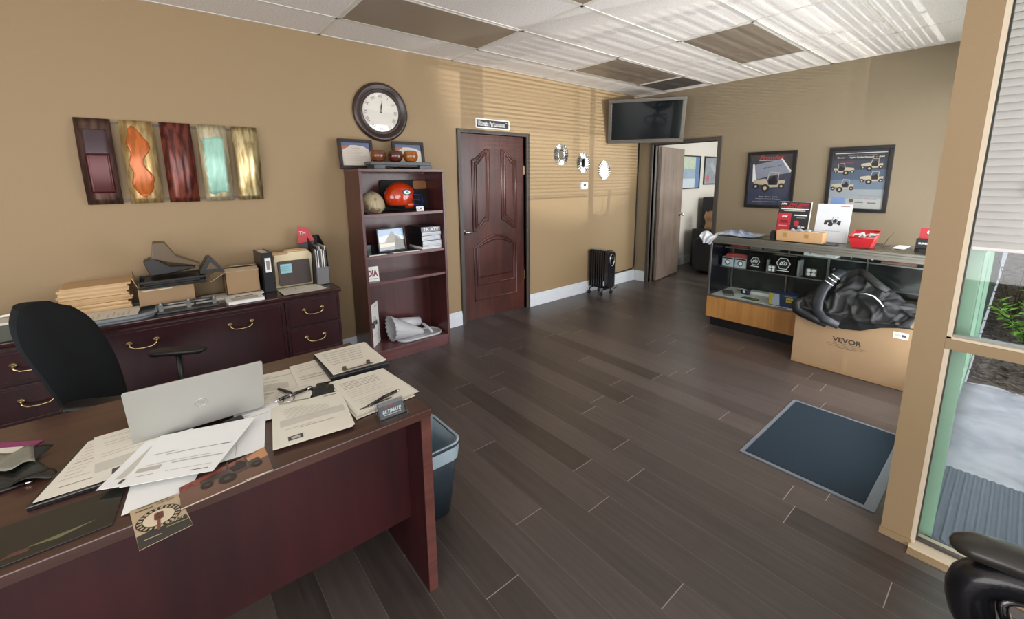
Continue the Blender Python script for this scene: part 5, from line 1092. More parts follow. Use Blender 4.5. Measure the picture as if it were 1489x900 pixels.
# ================================================================== DISPLAY CASE
CX0, CX1, CY0, CY1 = 1.705, 3.46, 4.40, 4.92
e = empty('display_case', (2.58, 4.66, 0), 'glass display case on an oak base in front of the posters', 'display case')
M_oak = wood('honey_oak_panel', '#a0703a', '#bd8c50', .4, 'Z', 1); M_navyp = mat('dark_navy_laminate', '#16171f', .25); M_deck = mat('white_deck_board', '#e8e9e3', .5)
M_lid = mat('satin_aluminium', '#8d8c82', .35, .8)
s = MB(); s.box(CX0+.03, CX1-.03, CY0+.05, CY1-.03, 0, .10, M_black); s.build('toe_kick', e)
s = MB(); s.box(CX0, CX1, CY0, CY0+.016, .10, .318, M_oak); s.build('front_panel', e)
s = MB(); s.box(CX0, CX0+.016, CY0+.016, CY1, .10, .88, M_navyp); s.build('end_panel', e); s = MB(); s.box(CX1-.016, CX1, CY0+.016, CY1, .10, .88, M_navyp); s.build('end_panel', e)
s = MB(); s.box(CX0+.016, CX1-.016, CY0+.016, CY1-.01, .30, .325, M_deck); s.build('deck', e)
s = MB(); s.box(CX0, CX1, CY0-.003, CY0+.02, .318, .336, M_lid); s.build('lower_rail', e, bevel=.002)
for x in (CX0, CX1-.018): s = MB(); s.box(x, x+.018, CY0, CY0+.018, .336, .885, M_alu); s.build('corner_post', e, bevel=.002)
s = MB()
for z0, z1, o_ in ((.885, .915, 0), (.915, .935, .008), (.935, .955, .002)):
    s.box(CX0-o_, CX1+o_, CY0-o_, CY0+.03, z0, z1, M_lid); s.box(CX0-o_, CX1+o_, CY1-.03, CY1+o_, z0, z1, M_lid); s.box(CX0-o_, CX0+.03, CY0, CY1, z0, z1, M_lid); s.box(CX1-.03, CX1+o_, CY0, CY1, z0, z1, M_lid)
s.build('lid_frame', e, bevel=.002)
s = MB(); s.box(CX0+.028, CX1-.028, CY0+.028, CY1-.028, .944, .951, M_cglass); s.build('glass_top', e)
s = MB(); s.box(CX0+.018, CX1-.018, CY0+.006, CY0+.011, .336, .886, M_cglass); s.build('front_glass', e)
M_mir = mat('dark_mirror_panel', '#545c5b', .08, .7, var=.1, scale=2)
for x0, x1, y in ((CX0+.02, 2.62, CY1-.03), (2.58, CX1-.02, CY1-.018)):
    s = MB(); s.box(x0, x1, y, y+.008, .336, .885, M_mir); s.box(x0, x0+.02, y-.004, y, .336, .885, M_alu); s.box(x1-.02, x1, y-.004, y, .336, .885, M_alu); s.build('sliding_door', e)
s = MB(); s.box(1.735, 3.43, 4.585, 4.885, .612, .618, M_cglass); s.box(1.735, 3.43, 4.58, 4.586, .610, .620, M_alu); s.build('lower_shelf', e)
s = MB(); s.box(1.735, 3.43, 4.68, 4.885, .806, .812, M_cglass); s.box(1.735, 3.43, 4.675, 4.681, .804, .814, M_alu); s.build('upper_shelf', e)
for x in (2.28, 2.9): s = MB(); s.box(x-.006, x+.006, 4.86, 4.875, .336, .88, M_alu); s.build('shelf_standard', e)
# --- inside the case
def item(name, x, y, z, w_, d_, h_, m, label, cat, rz=0, deco=None, bevel=.002, group=None):
    e_ = MB(); K = T(x, y, z, rz); e_.box(-w_/2, w_/2, -d_/2, d_/2, 0, h_, m, K)
    if deco: deco(e_, K @ frame((0, -d_/2, h_/2), (1, 0, 0), (0, 0, 1)))
    return tag(e_.build(name, bevel=bevel), label, cat, group)
M_pkg = mat('pale_blue_package', '#b7c3cc', .4); M_redp = mat('dull_red_print', '#963a38', .5)
for k, x in enumerate((1.80, 1.93)):
    item('light_package', x, 4.66, .6185, .112, .1, .10, M_pkg, ['pale package with a dark top at the left end of the lower glass shelf', 'pale package second from the left on the lower glass shelf'][k], 'package', 0, lambda s, K: (s.prism(circ(.028, 18, 0, -.005), .0, .006, M_chrome, K), s.prism(circ(.02, 16, 0, -.005), .006, .008, M_paperw, K), s.rect(-.05, .05, .03, .045, M_black, K, .0008)))
item('red_carton', 1.90, 4.66, .7190, .24, .1, .035, M_redp, 'flat red carton lying across the two pale packages', 'carton', .05)
def bd(sz):
    def f(s, K):
        hexp = [(x, y) for x, y in circ(sz, 6, 0, sz*.25, math.pi/6*0)]; hexi = [(x, y) for x, y in circ(sz*.9, 6, 0, sz*.25)]
        s.poly(hexp, M_paperw, K, .0008); s.poly(hexi, M_black, K, .0012)
        for dx in (-.28, .28):
            s.poly([(sz*(dx-.28), sz*-.0), (sz*(dx+.12), sz*-.0), (sz*(dx+.3), sz*.5), (sz*(dx-.1), sz*.5)], M_paperw, K, .0016)
            s.poly([(sz*(dx-.1), sz*.12), (sz*(dx+.06), sz*.12), (sz*(dx+.12), sz*.36), (sz*(dx-.04), sz*.36)], M_black, K, .002)
        s.poly([(sz*-.02, sz*.5), (sz*.12, sz*.5), (sz*.2, sz*.72), (sz*.06, sz*.72)], M_paperw, K, .0016)
        s.rect(-sz*.85, sz*.85, -sz*.95, -sz*.82, M_paperw, K, .0012)
    return f
item('light_box', 2.075, 4.65, .6185, .155, .12, .165, M_blackg, 'black box with a small white hexagon logo on the lower glass shelf', 'box', 0, bd(.045))
item('light_box', 2.325, 4.66, .6185, .20, .14, .182, M_blackg, 'black box with a large white hexagon logo on the lower glass shelf', 'box', 0, bd(.062))
def lamp_pod(x, y, z, sc, label):
    e = empty('led_light_pod', (x, y, z), label, 'lamp'); K = frame((x, y, z+.055*sc), (1, 0, 0), (0, 0, 1))
    s = MB(); s.prism(rrect(.085*sc, .075*sc, .01*sc, 4), -.05, 0, M_black, K); s.box(-.02*sc, .02*sc, -.055*sc, -.037*sc, -.03, -.01, M_black, K); s.build('housing', e, bevel=.002)
    s = MB(); s.prism(rrect(.078*sc, .068*sc, .008*sc, 4), 0, .002, mat('lamp_reflector_grey', '#a9adad', .2, .5), K)
    for a, b_ in ((-.018, .016), (.018, .016), (-.018, -.016), (.018, -.016)): s.lathe([(.0005, .002), (.006*sc, .004), (.014*sc, .005), (.015*sc, .002)], M_paperw, K @ Matrix.Translation((a*sc, b_*sc, 0)), 16)
    s.poly(circ(.006*sc, 12), M_black, K, .006); s.build('lens_array', e)
s = MB(); s.box(2.17, 2.19, 4.62, 4.66, .6185, .735, mat('grey_bracket', '#8b8f92', .4)); tag(s.build('bracket', bevel=.002), 'slim grey bracket between the two hexagon boxes', 'bracket')
lamp_pod(2.235, 4.565, .6205, .85, 'small four lens lamp between the two hexagon boxes'); lamp_pod(2.56, 4.575, .6205, 1.05, 'larger four lens lamp right of the big hexagon box')
s = MB(); s.box(2.44, 2.46, 4.6, 4.70, .6185, .77, mat('grey_bracket', '', .4)); tag(s.build('bracket', bevel=.002), 'slim grey bracket right of the big hexagon box', 'bracket')
s = MB(); s.lathe([(.0005, 0), (.03, 0), (.03, .02), (.012, .03), (.012, .08), (.024, .09), (.024, .12), (.0005, .122)], M_black, T(2.70, 4.66, .6185), 18); tag(s.build('camera_mount'), 'black round mount standing right of the larger four lens lamp', 'mount')
item('white_carton', 2.58, 4.76, .8125, .25, .15, .052, M_paperw, 'flat white carton on the upper glass shelf', 'carton', .0, lambda s, K: (s.rect(-.08, -.065, -.005, .012, M_ink, K, .0006), s.rect(-.03, .05, -.008, .002, M_inkl, K, .0006)))
for k, (x, w_, c) in enumerate(((1.86, .17, '#8d4038'), (2.02, .11, '#6d645a'), (2.16, .13, '#4f4e45'))):
    item('flat_packet', x, 4.77, .8125, w_, .11, .02+.006*k, mat('packet_'+c[1:], c, .3, var=.4, scale=30), ['red flat packet at the left end of the upper glass shelf', 'taupe flat packet second from the left on the upper glass shelf', 'olive flat packet third from the left on the upper glass shelf'][k], 'packet', .1*k)
s = MB(); s.lathe([(.0005, 0), (.02, 0), (.02, .035), (.0005, .035)], M_alu, T(2.94, 4.76, .8125), 18); tag(s.build('metal_bushing'), 'short bright metal cylinder on the upper glass shelf', 'metal part')
s = MB(); s.lathe([(.0005, 0), (.012, .0), (.005, .02), (.008, .04), (.0005, .045)], M_chrome, T(2.80, 4.76, .8125), 14); tag(s.build('glass_knob'), 'small sparkling knob left of the metal cylinder', 'metal part')
item('flat_packet', 3.12, 4.77, .8125, .22, .12, .014, mat('packet_rose', '#9a6f63', .4, var=.4, scale=30), 'rose brown packet at the right end of the upper glass shelf', 'packet', .05)
# deck items
def tyrebox(s, K):
    s.poly([(-.115, -.055), (-.115, .055), (-.075, .055), (-.06, -.055)], mat('box_yellow', '#c8b335', .45), K, .0008); s.poly([(-.09, .0), (-.07, .055), (-.03, .055), (-.02, -.055), (-.075, -.055)], mat('box_pale_blue', '#aeb9cb', .45), K, .0011)
    s.rect(.03, .085, -.01, .03, mat('box_yellow', '', .45), K, .0012); s.rect(.036, .08, .005, .015, M_inkd, K, .0016); s.rect(-.0, .1, .042, .046, M_inkl, K, .001)
item('tyre_product_box', 2.375, 4.56, .3255, .235, .12, .125, mat('box_navy', '#24345c', .4), 'navy box with a yellow corner standing on the case deck', 'box', .03, tyrebox)
item('navy_tin', 1.96, 4.72, .3255, .075, .05, .06, mat('navy_tin', '#1d2a48', .25), 'small navy tin on the case deck', 'tin', -.2, lambda s, K: (s.prism(circ(.015, 14, .0, .0), 0, .001, M_paperw, K), s.rect(-.036, .036, .022, .028, M_paper, K, .0006)))
s = MB(); K = T(2.07, 4.56, .3255, -.12); s.box(-.075, .075, -.035, .035, 0, .006, mat('dark_blister_card', '#4d5350', .4), K); s.box(.02, .07, -.03, .03, .006, .0066, mat('card_olive_yellow', '#8f8a3e', .4), K); tag(s.build('blister_card'), 'dark and yellow flat card lying at the front of the case deck', 'card')
s = MB(); K = T(2.385, 4.458, .3255, .05); s.box(-.085, .07, -.03, .035, 0, .0012, M_paperw, K); s.box(-.05, .05, -.012, .012, .0012, .0018, M_redp, K); s.poly(circ(.014, 14, -.045, -.008), M_inkd, K, .002); tag(s.build('sticker_sheet'), 'white card with red print in front of the navy box', 'card')
s = MB(); K = T(1.835, 4.60, .3255, .5); s.box(-.05, .05, -.09, .09, 0, .022, mat('grey_brown_case', '#5d5550', .4), K); tag(s.build('grey_case', bevel=.003), 'grey brown flat case at the left end of the case deck', 'case')
random.seed(9)
s = MB()
for k in range(7): x = 1.83+random.random()*.17; y = 4.76+random.random()*.1; s.tube([(x, y, .331+.002*k), (x+random.uniform(-.06, .06), y+random.uniform(-.05, .02), .336+.003*k)], .006, mat('tan_straps', '#7d7466', .5), flat=.4)
tag(s.build('strap_bundle'), 'tangle of tan straps at the back left of the case deck', 'strap')
item('white_tray', 2.10, 4.82, .3255, .26, .09, .03, M_deck, 'long pale tray at the back of the case deck', 'tray', 0)
item('black_organizer', 2.66, 4.60, .3255, .25, .16, .17, M_blackg, 'black case to the right of the navy box inside the display case', 'case', 0)
item('kraft_box', 3.15, 4.68, .3255, .34, .2, .19, M_card, 'brown carton at the right end of the case deck', 'carton', 0)

# ---- on top of the case
ZT = .9555
s = MB(); M_bag = glass('clear_bag', (.8, .86, .92), .12); M_film2 = mat('milky_plastic_film', '#b9c4d0', .25, bump=.6, bscale=50, var=.15); M_blu = mat('blue_bag_print', '#5f86c4', .4)
def bagf(u, v): x = 1.70+.38*u; y = 4.50+.34*v+.03*math.sin(u*6); return (x, y, ZT+.004+.034*math.sin(math.pi*v)*math.sin(math.pi*min(1, u+.15))*(1+.35*math.sin(u*21+v*9))+.003)
e = empty('plastic_bag', (1.85, 4.65, ZT), 'crumpled clear plastic bag with blue print on the left end of the case', 'bag')
s.grid(bagf, 30, 18, M_film2)
for k in range(4): v0 = .18+.19*k; s.grid(lambda u, v: tuple(Vector(bagf(.12+.8*u, v0+.05*v+.04*math.sin(u*5)))+Vector((0, 0, .0025))), 24, 1, M_blu if k % 2 == 0 else mat('deep_blue_print', '#44597f', .4))
s.build('bag_body', e)
s = MB()
def hang(u, v):
    a = -.13+.16*u; w_ = .13*(1-.45*abs(v-.35)); x = 1.70+(u-.5)*.19*(1.15-v*.75); y = 4.385-.02*math.sin(v*3)-.012*math.sin(u*17+v*6); z = ZT+.045-.125*v-.02*abs(u-.4)
    if v < .3: y = 4.385+(.3-v)*.22
    return (x-.03*v+.0, y, z if v >= .3 else ZT+.01+.02*math.sin(u*8)+.01)
s.grid(hang, 20, 16, mat('white_plastic_film', '#d5dbe0', .3, bump=.6, bscale=60)); s.build('hanging_corner', e)
s = MB(); K = T(2.241, 4.53, ZT); s.prism([(-.05, 0), (.05, 0), (.045, .035), (.01, .04), (-.02, .09), (-.05, .07)], -.018, .018, M_black, K @ frame((0, 0, 0), (0, 1, 0), (0, 0, 1))); s.lathe([(.02, -.009), (.032, -.009), (.032, .009), (.02, .009)], M_paper, K @ frame((0, -.01, .05), (0, 1, 0), (0, 0, 1)), 20)
tag(s.build('tape_dispenser', bevel=.002), 'black tape dispenser at the left end of the small brown box', 'tape dispenser')
item('parcel_mat', 2.50, 4.56, ZT, .46, .14, .0035, mat('slate_mat', '#3b3e46', .5), 'thin dark mat under the long brown box', 'mat', 0)
e = empty('shipping_box', (2.46, 4.53, ZT+.004), 'long flat brown shipping box on top of the display case', 'box')
s = MB(); s.box(2.278, 2.64, 4.475, 4.60, ZT+.0045, ZT+.098, mat('light_cardboard', '#bf9a6f', .7, var=.06, scale=5)); s.build('carton', e, bevel=.002)
for x in (2.33, 2.50): s = MB(); s.box(x, x+.035, 4.4735, 4.4755, ZT+.045, ZT+.08, mat('brown_tape', '#a57f45', .35)); s.build('tape', e)
s = MB(); s.box(2.54, 2.60, 4.49, 4.52, ZT+.098, ZT+.0985, M_paper); s.build('label', e)
s = MB(); s.grid(lambda u, v: (2.38+.16*u, 4.50+.08*v, ZT+.100+.022*abs(math.sin(u*8+v*3))*math.sin(math.pi*v)), 20, 8, mat('glassy_film', '#aab2b8', .12, bump=.6, bscale=50)); tag(s.build('clear_packet'), 'small clear crumpled packet on top of the long brown box', 'packet')
# leaning signs on the counter
e = empty('product_sign', (2.32, 4.68, ZT), 'black and red product sign standing behind the long brown box', 'sign')
K = frame((2.325, 4.70, ZT+.001), (1, 0, 0), (0, .16, 1)); M_sr = mat('sign_red', '#b9303a', .4); M_sk = mat('sign_charcoal', '#26282c', .4)
s = MB(); s.box(-.135, .135, 0, .355, -.006, 0, M_paper, K); s.box(-.135, .128, 0, .352, 0, .001, M_sk, K); s.rect(-.13, -.02, .01, .245, M_sr, K, .0016); s.text('RPM', M_paperw, K, w=.05, h=.018, z=.0024, cx=-.075, cy=.212, shear=.4, bold=.04)
s.text('PRO SERIES', M_sr, K, w=.165, h=.024, z=.002, cx=.035, cy=.330, shear=.3, bold=.03); s.text('RPM', M_paperw, K, w=.052, h=.018, z=.002, cx=-.095, cy=.333, shear=.4, bold=.04); s.text('COMPATIBILITY', M_sr, K, w=.235, h=.018, z=.002, cy=.302, shear=.3, bold=.02)
s.rect(-.115, .115, .280, .288, M_paperw, K, .002); s.rect(-.09, .09, .264, .272, M_inkl, K, .002); s.rect(-.11, -.04, .15, .175, mat('sign_dark_red', '#7d1d26', .4), K, .002); s.rect(-.115, -.045, .115, .128, mat('sign_pink', '#e08a8c', .4), K, .002); s.rect(.005, .11, .222, .232, M_paperw, K, .002); s.rect(.025, .1, .2, .207, M_ink, K, .002)
s.prism(circ(.022, 18, .03, .155), .001, .0015, M_sr, K); s.rect(.012, .05, .12, .15, M_sr, K, .002); s.rect(.045, .07, .11, .13, M_pkg, K, .002); s.rect(.075, .1, .11, .122, M_paperw, K, .002); s.build('panel', e)
s = MB(); s.box(2.26, 2.38, 4.73, 4.80, ZT, ZT+.003, M_sk); s.build('easel_foot', e)
e = empty('vehicle_sign', (2.63, 4.75, ZT), 'white sign with a small dark vehicle leaning on top of the display case', 'sign')
K = frame((2.635, 4.70, ZT+.001), (1, 0, 0), (0, .18, 1)); s = MB(); s.box(-.128, .128, 0, .345, -.006, 0, mat('sign_white', '#d5dade', .4), K); buggy(s, K @ Matrix.Translation((.0, .175, 0)), .062, mat('plum_vehicle', '#3c3034', .5), M_dk)
s.rect(-.07, .07, .098, .101, M_ink, K, .0006); s.rect(.045, .11, .322, .327, M_redp, K, .0006); s.build('panel', e)
s = MB(); s.box(2.57, 2.70, 4.735, 4.80, ZT, ZT+.003, M_white); s.build('easel_foot', e)
# red bin with cards
e = empty('parts_bin', (2.90, 4.61, ZT), 'red plastic parts bin holding cards on top of the display case', 'bin')
s = MB(); Bt = [(2.838, 4.52), (2.958, 4.52), (2.958, 4.70), (2.838, 4.70)]; Tp = [(2.815, 4.50), (2.982, 4.50), (2.982, 4.72), (2.815, 4.72)]
v = [(x, y, ZT+.001) for x, y in Bt]+[(x, y, ZT+(.085 if y < 4.6 else .125)) for x, y in Tp]
s.add(v, [(3, 2, 1, 0), (0, 1, 5, 4), (1, 2, 6, 5), (2, 3, 7, 6), (3, 0, 4, 7)], M_red); s.tube([v[4], v[5], v[6], v[7]], .005, M_red, closed=True); s.build('tub', e, solid=.004)
random.seed(3)
for k in range(4):
    s = MB(); K = T(2.845+.034*k, 4.575+.02*(k % 2), ZT+.075, random.uniform(-.8, .8), random.uniform(.5, .9), random.uniform(-.5, .5)); s.box(-.035, .035, -.025, .05, 0, .001, M_paperw, K); s.box(-.02, .02, -.01, .03, .001, .0014, (M_redp, M_ink)[k % 2], K)
    tag(s.build('leaflet'), 'small card in the red parts bin, %s from the left' % ORD[k], 'card', 'cards in the red parts bin')
s = MB(); s.prism([(3.075, 4.66), (3.155, 4.65), (3.16, 4.90), (3.085, 4.90)], ZT, ZT+.002, M_paperw); tag(s.build('white_card'), 'white card lying on the glass case top right of the red bin', 'card')
s = MB(); s.tube([(3.0, 4.82, ZT+.004), (3.02, 4.83, ZT+.06), (3.05, 4.85, ZT+.11)], [.004, .007, .003], mat('brown_twig', '#6b5c48', .6), flat=.5); s.tube([(2.99, 4.80, ZT+.004), (3.03, 4.86, ZT+.004)], .004, mat('brown_twig', '', .6)); tag(s.build('twig_ornament'), 'thin brown ornament standing behind the red bin', 'ornament')
e = empty('counter_display', (3.29, 4.62, ZT), 'black and red counter display box next to the pillar', 'box')
s = MB(); s.prism(rrect(.16, .13, .03, 6, 3.30, 4.61), ZT, ZT+.03, M_black); s.build('base', e, bevel=.004)
s = MB(); s.box(3.225, 3.40, 4.56, 4.66, ZT+.03, ZT+.105, M_black); s.text('SUPER', M_paperw, frame((3.27, 4.559, ZT+.07), (1, 0, 0), (0, 0, 1)), w=.06, h=.014, z=.001, bold=.04); s.build('carton', e, bevel=.002)
s = MB(); K = frame((3.31, 4.60, ZT+.105), (1, 0, 0), (0, .1, 1)); s.prism([(-.075, 0), (.08, 0), (.08, .17), (.02, .14), (-.03, .08), (-.075, .085)], -.003, 0, M_sr, K); s.text('9/', M_paperw, K @ Matrix.Rotation(.6, 4, 'Z'), w=.07, h=.045, z=.001, cx=.03, cy=.045, bold=.04); s.build('header_card', e)

# ================================================================== SHIPPING CARTON AND JACKET
e = empty('large_carton', (2.98, 4.215, 0), 'large cardboard carton on the floor in front of the display case', 'box')
s = MB(); s.box(2.622, 3.345, 4.05, 4.375, .001, .488, M_card); s.build('carton', e, bevel=.004)
s = MB(); K = frame((2.982, 4.0495, .245), (1, 0, 0), (0, 0, 1)); M_stamp = mat('carton_black_print', '#3a332b', .7)
s.text('VEVOR', M_stamp, K, w=.185, h=.038, z=.0004, cy=.032, bold=.03)
for k, (w_, y) in enumerate(((.17, .004), (.25, -.010), (.21, -.024), (.12, -.034))): s.rect(-w_/2, w_/2, y, y+.004, mat('carton_grey_print', '#6f5e48', .7), K, .0004)
s.build('lettering', e)
s = MB(); K = frame((3.283, 4.0485, .41), (1, 0, 0), (0, 0, 1)); s.box(-.042, .042, -.024, .024, 0, .0006, M_paper, K)
for k in range(14): s.rect(-.03+k*.0022, -.029+k*.0022, -.008, .008, M_ink, K, .001)
s.rect(.005, .03, -.009, .009, M_inkd, K, .001); s.build('shipping_label', e)
s = MB(); s.box(2.968, 3.0, 4.0480, 4.0498, .035, .16, mat('clear_tape', '#a58a68', .25)); s.box(2.626, 3.341, 4.0485, 4.0498, .004, .03, mat('carton_fold', '#9c7d58', .7)); s.build('tape', e)

e = empty('jacket', (3.0, 4.2, .489), 'black jacket with white sleeve stripes heaped over the large carton', 'jacket')
M_jk = mat('black_polyester', '#17191a', .5, bump=.15, bscale=40, var=.3, scale=8, spec=.4)
def top_h(x):   # ridge height along x
    pts = [(2.60, .50), (2.66, .57), (2.75, .69), (2.85, .78), (2.93, .81), (3.0, .74), (3.07, .72), (3.15, .67), (3.25, .60), (3.36, .56)]
    for (a, za), (b_, zb) in zip(pts, pts[1:]):
        if x <= b_: t_ = max(0, (x-a)/(b_-a)); t_ = t_*t_*(3-2*t_); return za+(zb-za)*t_
    return .56
def hem(x):
    pts = [(2.60, .50), (2.66, .478), (2.72, .44), (2.82, .40), (2.95, .375), (3.05, .39), (3.16, .445), (3.25, .47), (3.36, .48)]
    for (a, za), (b_, zb) in zip(pts, pts[1:]):
        if x <= b_: t_ = max(0, (x-a)/(b_-a)); return za+(zb-za)*t_
    return .48
def jf(u, v):
    x = 2.625+.715*u; th_ = top_h(x); hz = hem(x)
    # v 0 = back bottom, .25 = ridge, .75 = front edge, 1 = hem hanging
    key = [(0, 4.375, .492), (.18, 4.37, th_-.05), (.28, 4.335, th_), (.45, 4.23, .5+(th_-.5)*.62), (.62, 4.12, .5+(th_-.5)*.28+.02), (.74, 4.045, .505), (.82, 4.025, .485), (1.0, 4.030, hz)]
    for (a, ya_, za), (b_, yb, zb) in zip(key, key[1:]):
        if v <= b_+1e-9:
            t_ = (v-a)/(b_-a); y = ya_+(yb-ya_)*t_; z = za+(zb-za)*t_; break
    uw = u+.035*math.sin(v*11+2)+.02*math.sin(u*31+v*5); vw = v+.05*math.sin(u*13+1)
    def rg(t_): return (1-abs(math.sin(t_)))**2
    f_ = .55*rg(uw*9+vw*5)+.45*rg(uw*17-vw*8+1.1)+.35*rg(uw*6+vw*17+.5)+.22*rg(uw*33+vw*21)
    k = math.sin(math.pi*min(1, max(0, (v-.12)/.9)))
    return (x+.012*math.sin(v*17+u*4), min(y, 4.372)-.028*f_*k, max(z+.032*(f_-.35)*k*(1 if v < .78 else .25), .495 if (v < .78 and y > 4.045) else 0))
s = MB(); s.grid(jf, 90, 70, M_jk); s.build('body', e, solid=.006)
s = MB(); sl = [(2.845, 4.30, .775), (2.80, 4.22, .715), (2.765, 4.14, .63), (2.76, 4.07, .55), (2.775, 4.02, .48), (2.83, 4.0, .43), (2.93, 3.998, .405)]
s.tube(sl, [.04, .044, .045, .044, .04, .036, .03], mat('slate_black_sleeve', '#262a30', .35, bump=.2, bscale=30), n=16, flat=.6); o = s.build('sleeve', e)
s = MB()
for k in range(3):
    a = sl[0]; b_ = sl[2]; t0 = .30+.17*k
    c = [a[i]+(b_[i]-a[i])*t0 for i in range(3)]; s.tube([(c[0]-.025, c[1]-.035, c[2]+.028), (c[0]+.005, c[1]-.047, c[2]+.012), (c[0]+.032, c[1]-.035, c[2]-.006)], .006, M_paperw, flat=.4)
s.build('sleeve_stripes', o)
s = MB(); s.tube([(3.01, 4.10, .655), (3.05, 4.085, .668), (3.10, 4.075, .66), (3.14, 4.06, .63), (3.165, 4.05, .60)], [.003, .008, .009, .007, .004], M_paperw, flat=.5); s.build('white_piping', e)
s = MB(); s.tube([(2.645, 4.05, .54), (2.62, 4.03, .51), (2.635, 4.01, .46), (2.68, 4.01, .44), (2.75, 4.0, .42), (2.85, 4.0, .385)], [.03, .038, .035, .035, .03, .02], M_jk, n=14, flat=.7); s.build('collar', e)
s = MB(); s.tube([(2.97, 4.31, .80), (3.03, 4.24, .765), (3.10, 4.20, .72), (3.16, 4.19, .69)], [.03, .04, .042, .03], M_jk, n=14, flat=.5); s.build('cuff', e)

# ================================================================== OFFICE BEYOND
def prA(s, K, w_, h_):
    s.box(-w_/2, w_/2, -h_/2, h_/2, -.004, 0, mat('pale_print_white', '#c9d6e2', .3), K); s.rect(-w_/2, w_*.28, h_*.12, h_/2, mat('print_light_green', '#bccdb8', .3, var=.3, scale=20), K, .0005); s.rect(-w_/2, w_*.28, -h_*.2, h_*.12, mat('print_steel_blue', '#93abc0', .3, var=.4, scale=20), K, .0005); s.rect(w_*.28, w_/2, -h_/2, h_/2, mat('print_deep_blue', '#587fae', .3, var=.4, scale=20), K, .0008)
def prB(s, K, w_, h_):
    s.box(-w_/2, w_/2, -h_/2, h_/2, -.004, 0, mat('print_slate', '#8a949e', .3, var=.5, scale=12), K); s.poly(circ(.06, 16, -w_*.3, -h_*.3), mat('print_rose', '#c4566a', .4), K, .0006)
    for k in range(5): s.poly(circ(.05, 14, -w_*.1+.06*k, .1-.05*k), mat('print_pale', '#a9b3bd', .4), K, .0006+.0002*k)
picture(0, .72, 0, .575, 'framed pale picture on the office wall, nearest the open door leaf', prA, 'framed picture', 'framed_picture', None, frame((-.119, 7.30, 1.633), (0, 1, 0), (0, 0, 1)), .02)
picture(0, .72, 0, .51, 'framed dark picture on the office wall, farther from the door leaf', prB, 'framed picture', 'framed_picture', None, frame((-.119, 8.17, 1.665), (0, 1, 0), (0, 0, 1)), .02)
e = empty('armchair', (.64, 6.98, 0), 'dark grey armchair in the office seen through the doorway', 'armchair')
M_ch = mat('charcoal_upholstery', '#33363a', .85, bump=.3, bscale=300)
s = MB(); s.prism(rrect(.64, .55, .12, 7, 0, .275), -.08, .08, M_ch, frame((.64, 6.80, .04), (1, 0, 0), (0, 0, 1))); s.build('backrest', e, bevel=.03, bseg=4)
s = MB(); s.box(.40, .88, 6.88, 7.2, .06, .42, M_ch); s.build('seat', e, bevel=.03, bseg=4)
for x in (.33, .88): s = MB(); s.box(x, x+.07, 6.86, 7.2, .05, .50, M_ch); s.build('armrest', e, bevel=.03, bseg=4)
for x in (.40, .88):
    for y in (6.80, 7.15): s = MB(); s.cyl(.02, 0, .06, M_black, T(x, y, 0), 12); s.build('leg', e)
e = empty('black_cabinet', (.38, 7.42, 0), 'low black cabinet just behind the office armchair', 'cabinet')
s = MB(); s.box(.02, .75, 7.255, 7.6, 0, .655, M_black); s.build('body', e, bevel=.004)
for x in (.03, .39): s = MB(); s.box(x, x+.35, 7.24, 7.255, .03, .64, M_black); s.build('door', e, bevel=.002)
e = empty('tall_cabinet', (.3, 7.95, 0), 'tall black cabinet at the far side of the office', 'cabinet')
s = MB(); s.box(-.03, .6, 7.68, 8.2, 0, 1.19, mat('matt_black_cabinet', '#202225', .5)); s.build('body', e, bevel=.005); s = MB(); s.box(-.01, .58, 7.665, 7.68, .05, 1.15, M_black); s.build('door', e, bevel=.003)
s = MB(); K = T(.29, 7.42, .656)
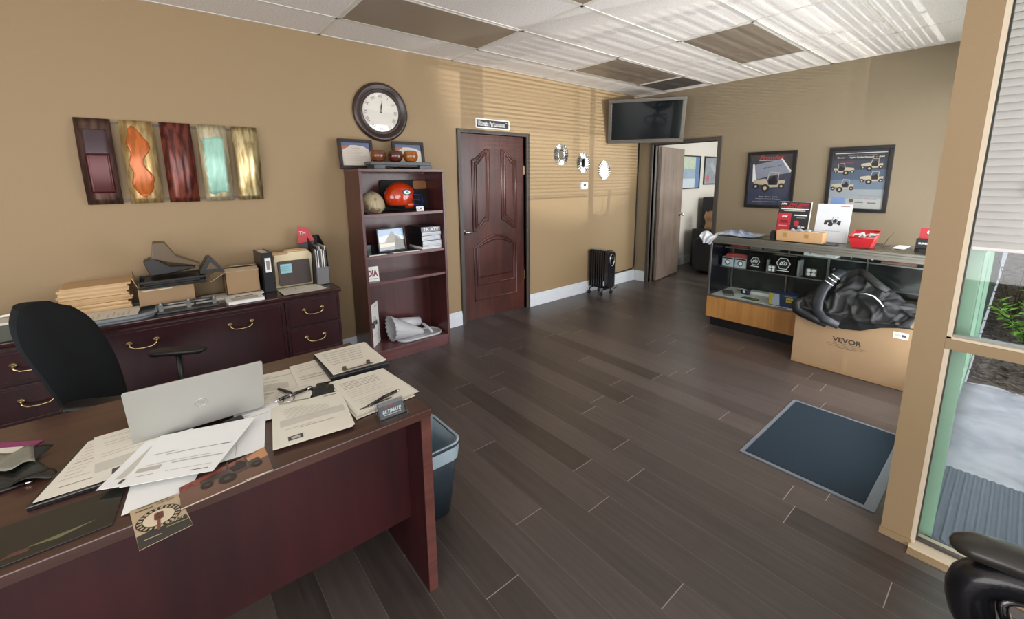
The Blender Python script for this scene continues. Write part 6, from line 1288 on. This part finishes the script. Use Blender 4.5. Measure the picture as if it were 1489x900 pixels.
s.grid(lambda u, v: ((.12+.012*math.sin(v*9+u*3))*(math.cos(2*math.pi*u))*(1+.1*v), (.07+.01*math.sin(v*11))*math.sin(2*math.pi*u), .30*v+.012*math.sin(u*25)*(1 if v > .95 else 0)), 28, 10, mat('brown_paper_bag', '#a98660', .6, bump=.6, bscale=30), K)
tag(s.build('paper_bag'), 'brown paper bag standing on the low black cabinet in the office', 'bag')
s = MB(); s.prism(rrect(.07, .115, .008), 0, .008, M_white, frame((-.12, 6.93, .3), (0, 1, 0), (0, 0, 1))); s.box(-.112, -.07, 6.91, 6.95, .27, .33, M_black); tag(s.build('wall_outlet'), 'white outlet with a black plug low on the office wall', 'outlet')

# ================================================================== PLANTS OUTSIDE
def leaf_bush(x, y, n, hgt, spread, c1, label, nm='shrub', seed=1, ll=.09):
    rnd = random.Random(seed); e = empty(nm, (x, y, 0), label, 'shrub')
    st = MB(); lf = MB(); m1 = mat('leaf_'+c1[1:], c1, .5, var=.3, scale=10); tips = []
    for k in range(n):
        a = rnd.random()*6.28; r = spread*(.4+.6*rnd.random()); h_ = hgt*(.5+.5*rnd.random())
        P = [Vector((x, y, 0)), Vector((x+r*.3*math.cos(a), y+r*.3*math.sin(a), h_*.5)), Vector((x+r*math.cos(a), y+r*math.sin(a), h_))]
        st.tube(P, [.006, .004, .002], mat('stem_brown', '#4d4334', .7), n=5)
        for j in range(14):
            t_ = .3+.7*j/13; q = P[0]*(1-t_)**2+P[1]*2*t_*(1-t_)+P[2]*t_*t_; K = Matrix.Translation(q) @ Matrix.Rotation(rnd.random()*6.28, 4, 'Z') @ Matrix.Rotation(rnd.uniform(-.9, .3), 4, 'Y')
            l_ = ll*(.7+.6*rnd.random()); lf.add([(0, 0, 0), (l_*.45, l_*.18, .006), (l_, 0, -.01), (l_*.45, -l_*.18, .006)], [(0, 1, 2, 3)], m1, K)
    st.build('stem', e); lf.build('foliage', e)
leaf_bush(3.92, 5.7, 26, .62, .30, '#97d457', 'bright green leafy shrub in the mulch outside the window', seed=2)
leaf_bush(3.78, 6.55, 12, .8, .25, '#4e6a45', 'dark sparse shrub just behind the bright green one outside the window', seed=5, ll=.06)
leaf_bush(4.25, 7.6, 16, .8, .40, '#48613f', 'dark green shrub at the back of the mulch outside the window', seed=8, ll=.08)
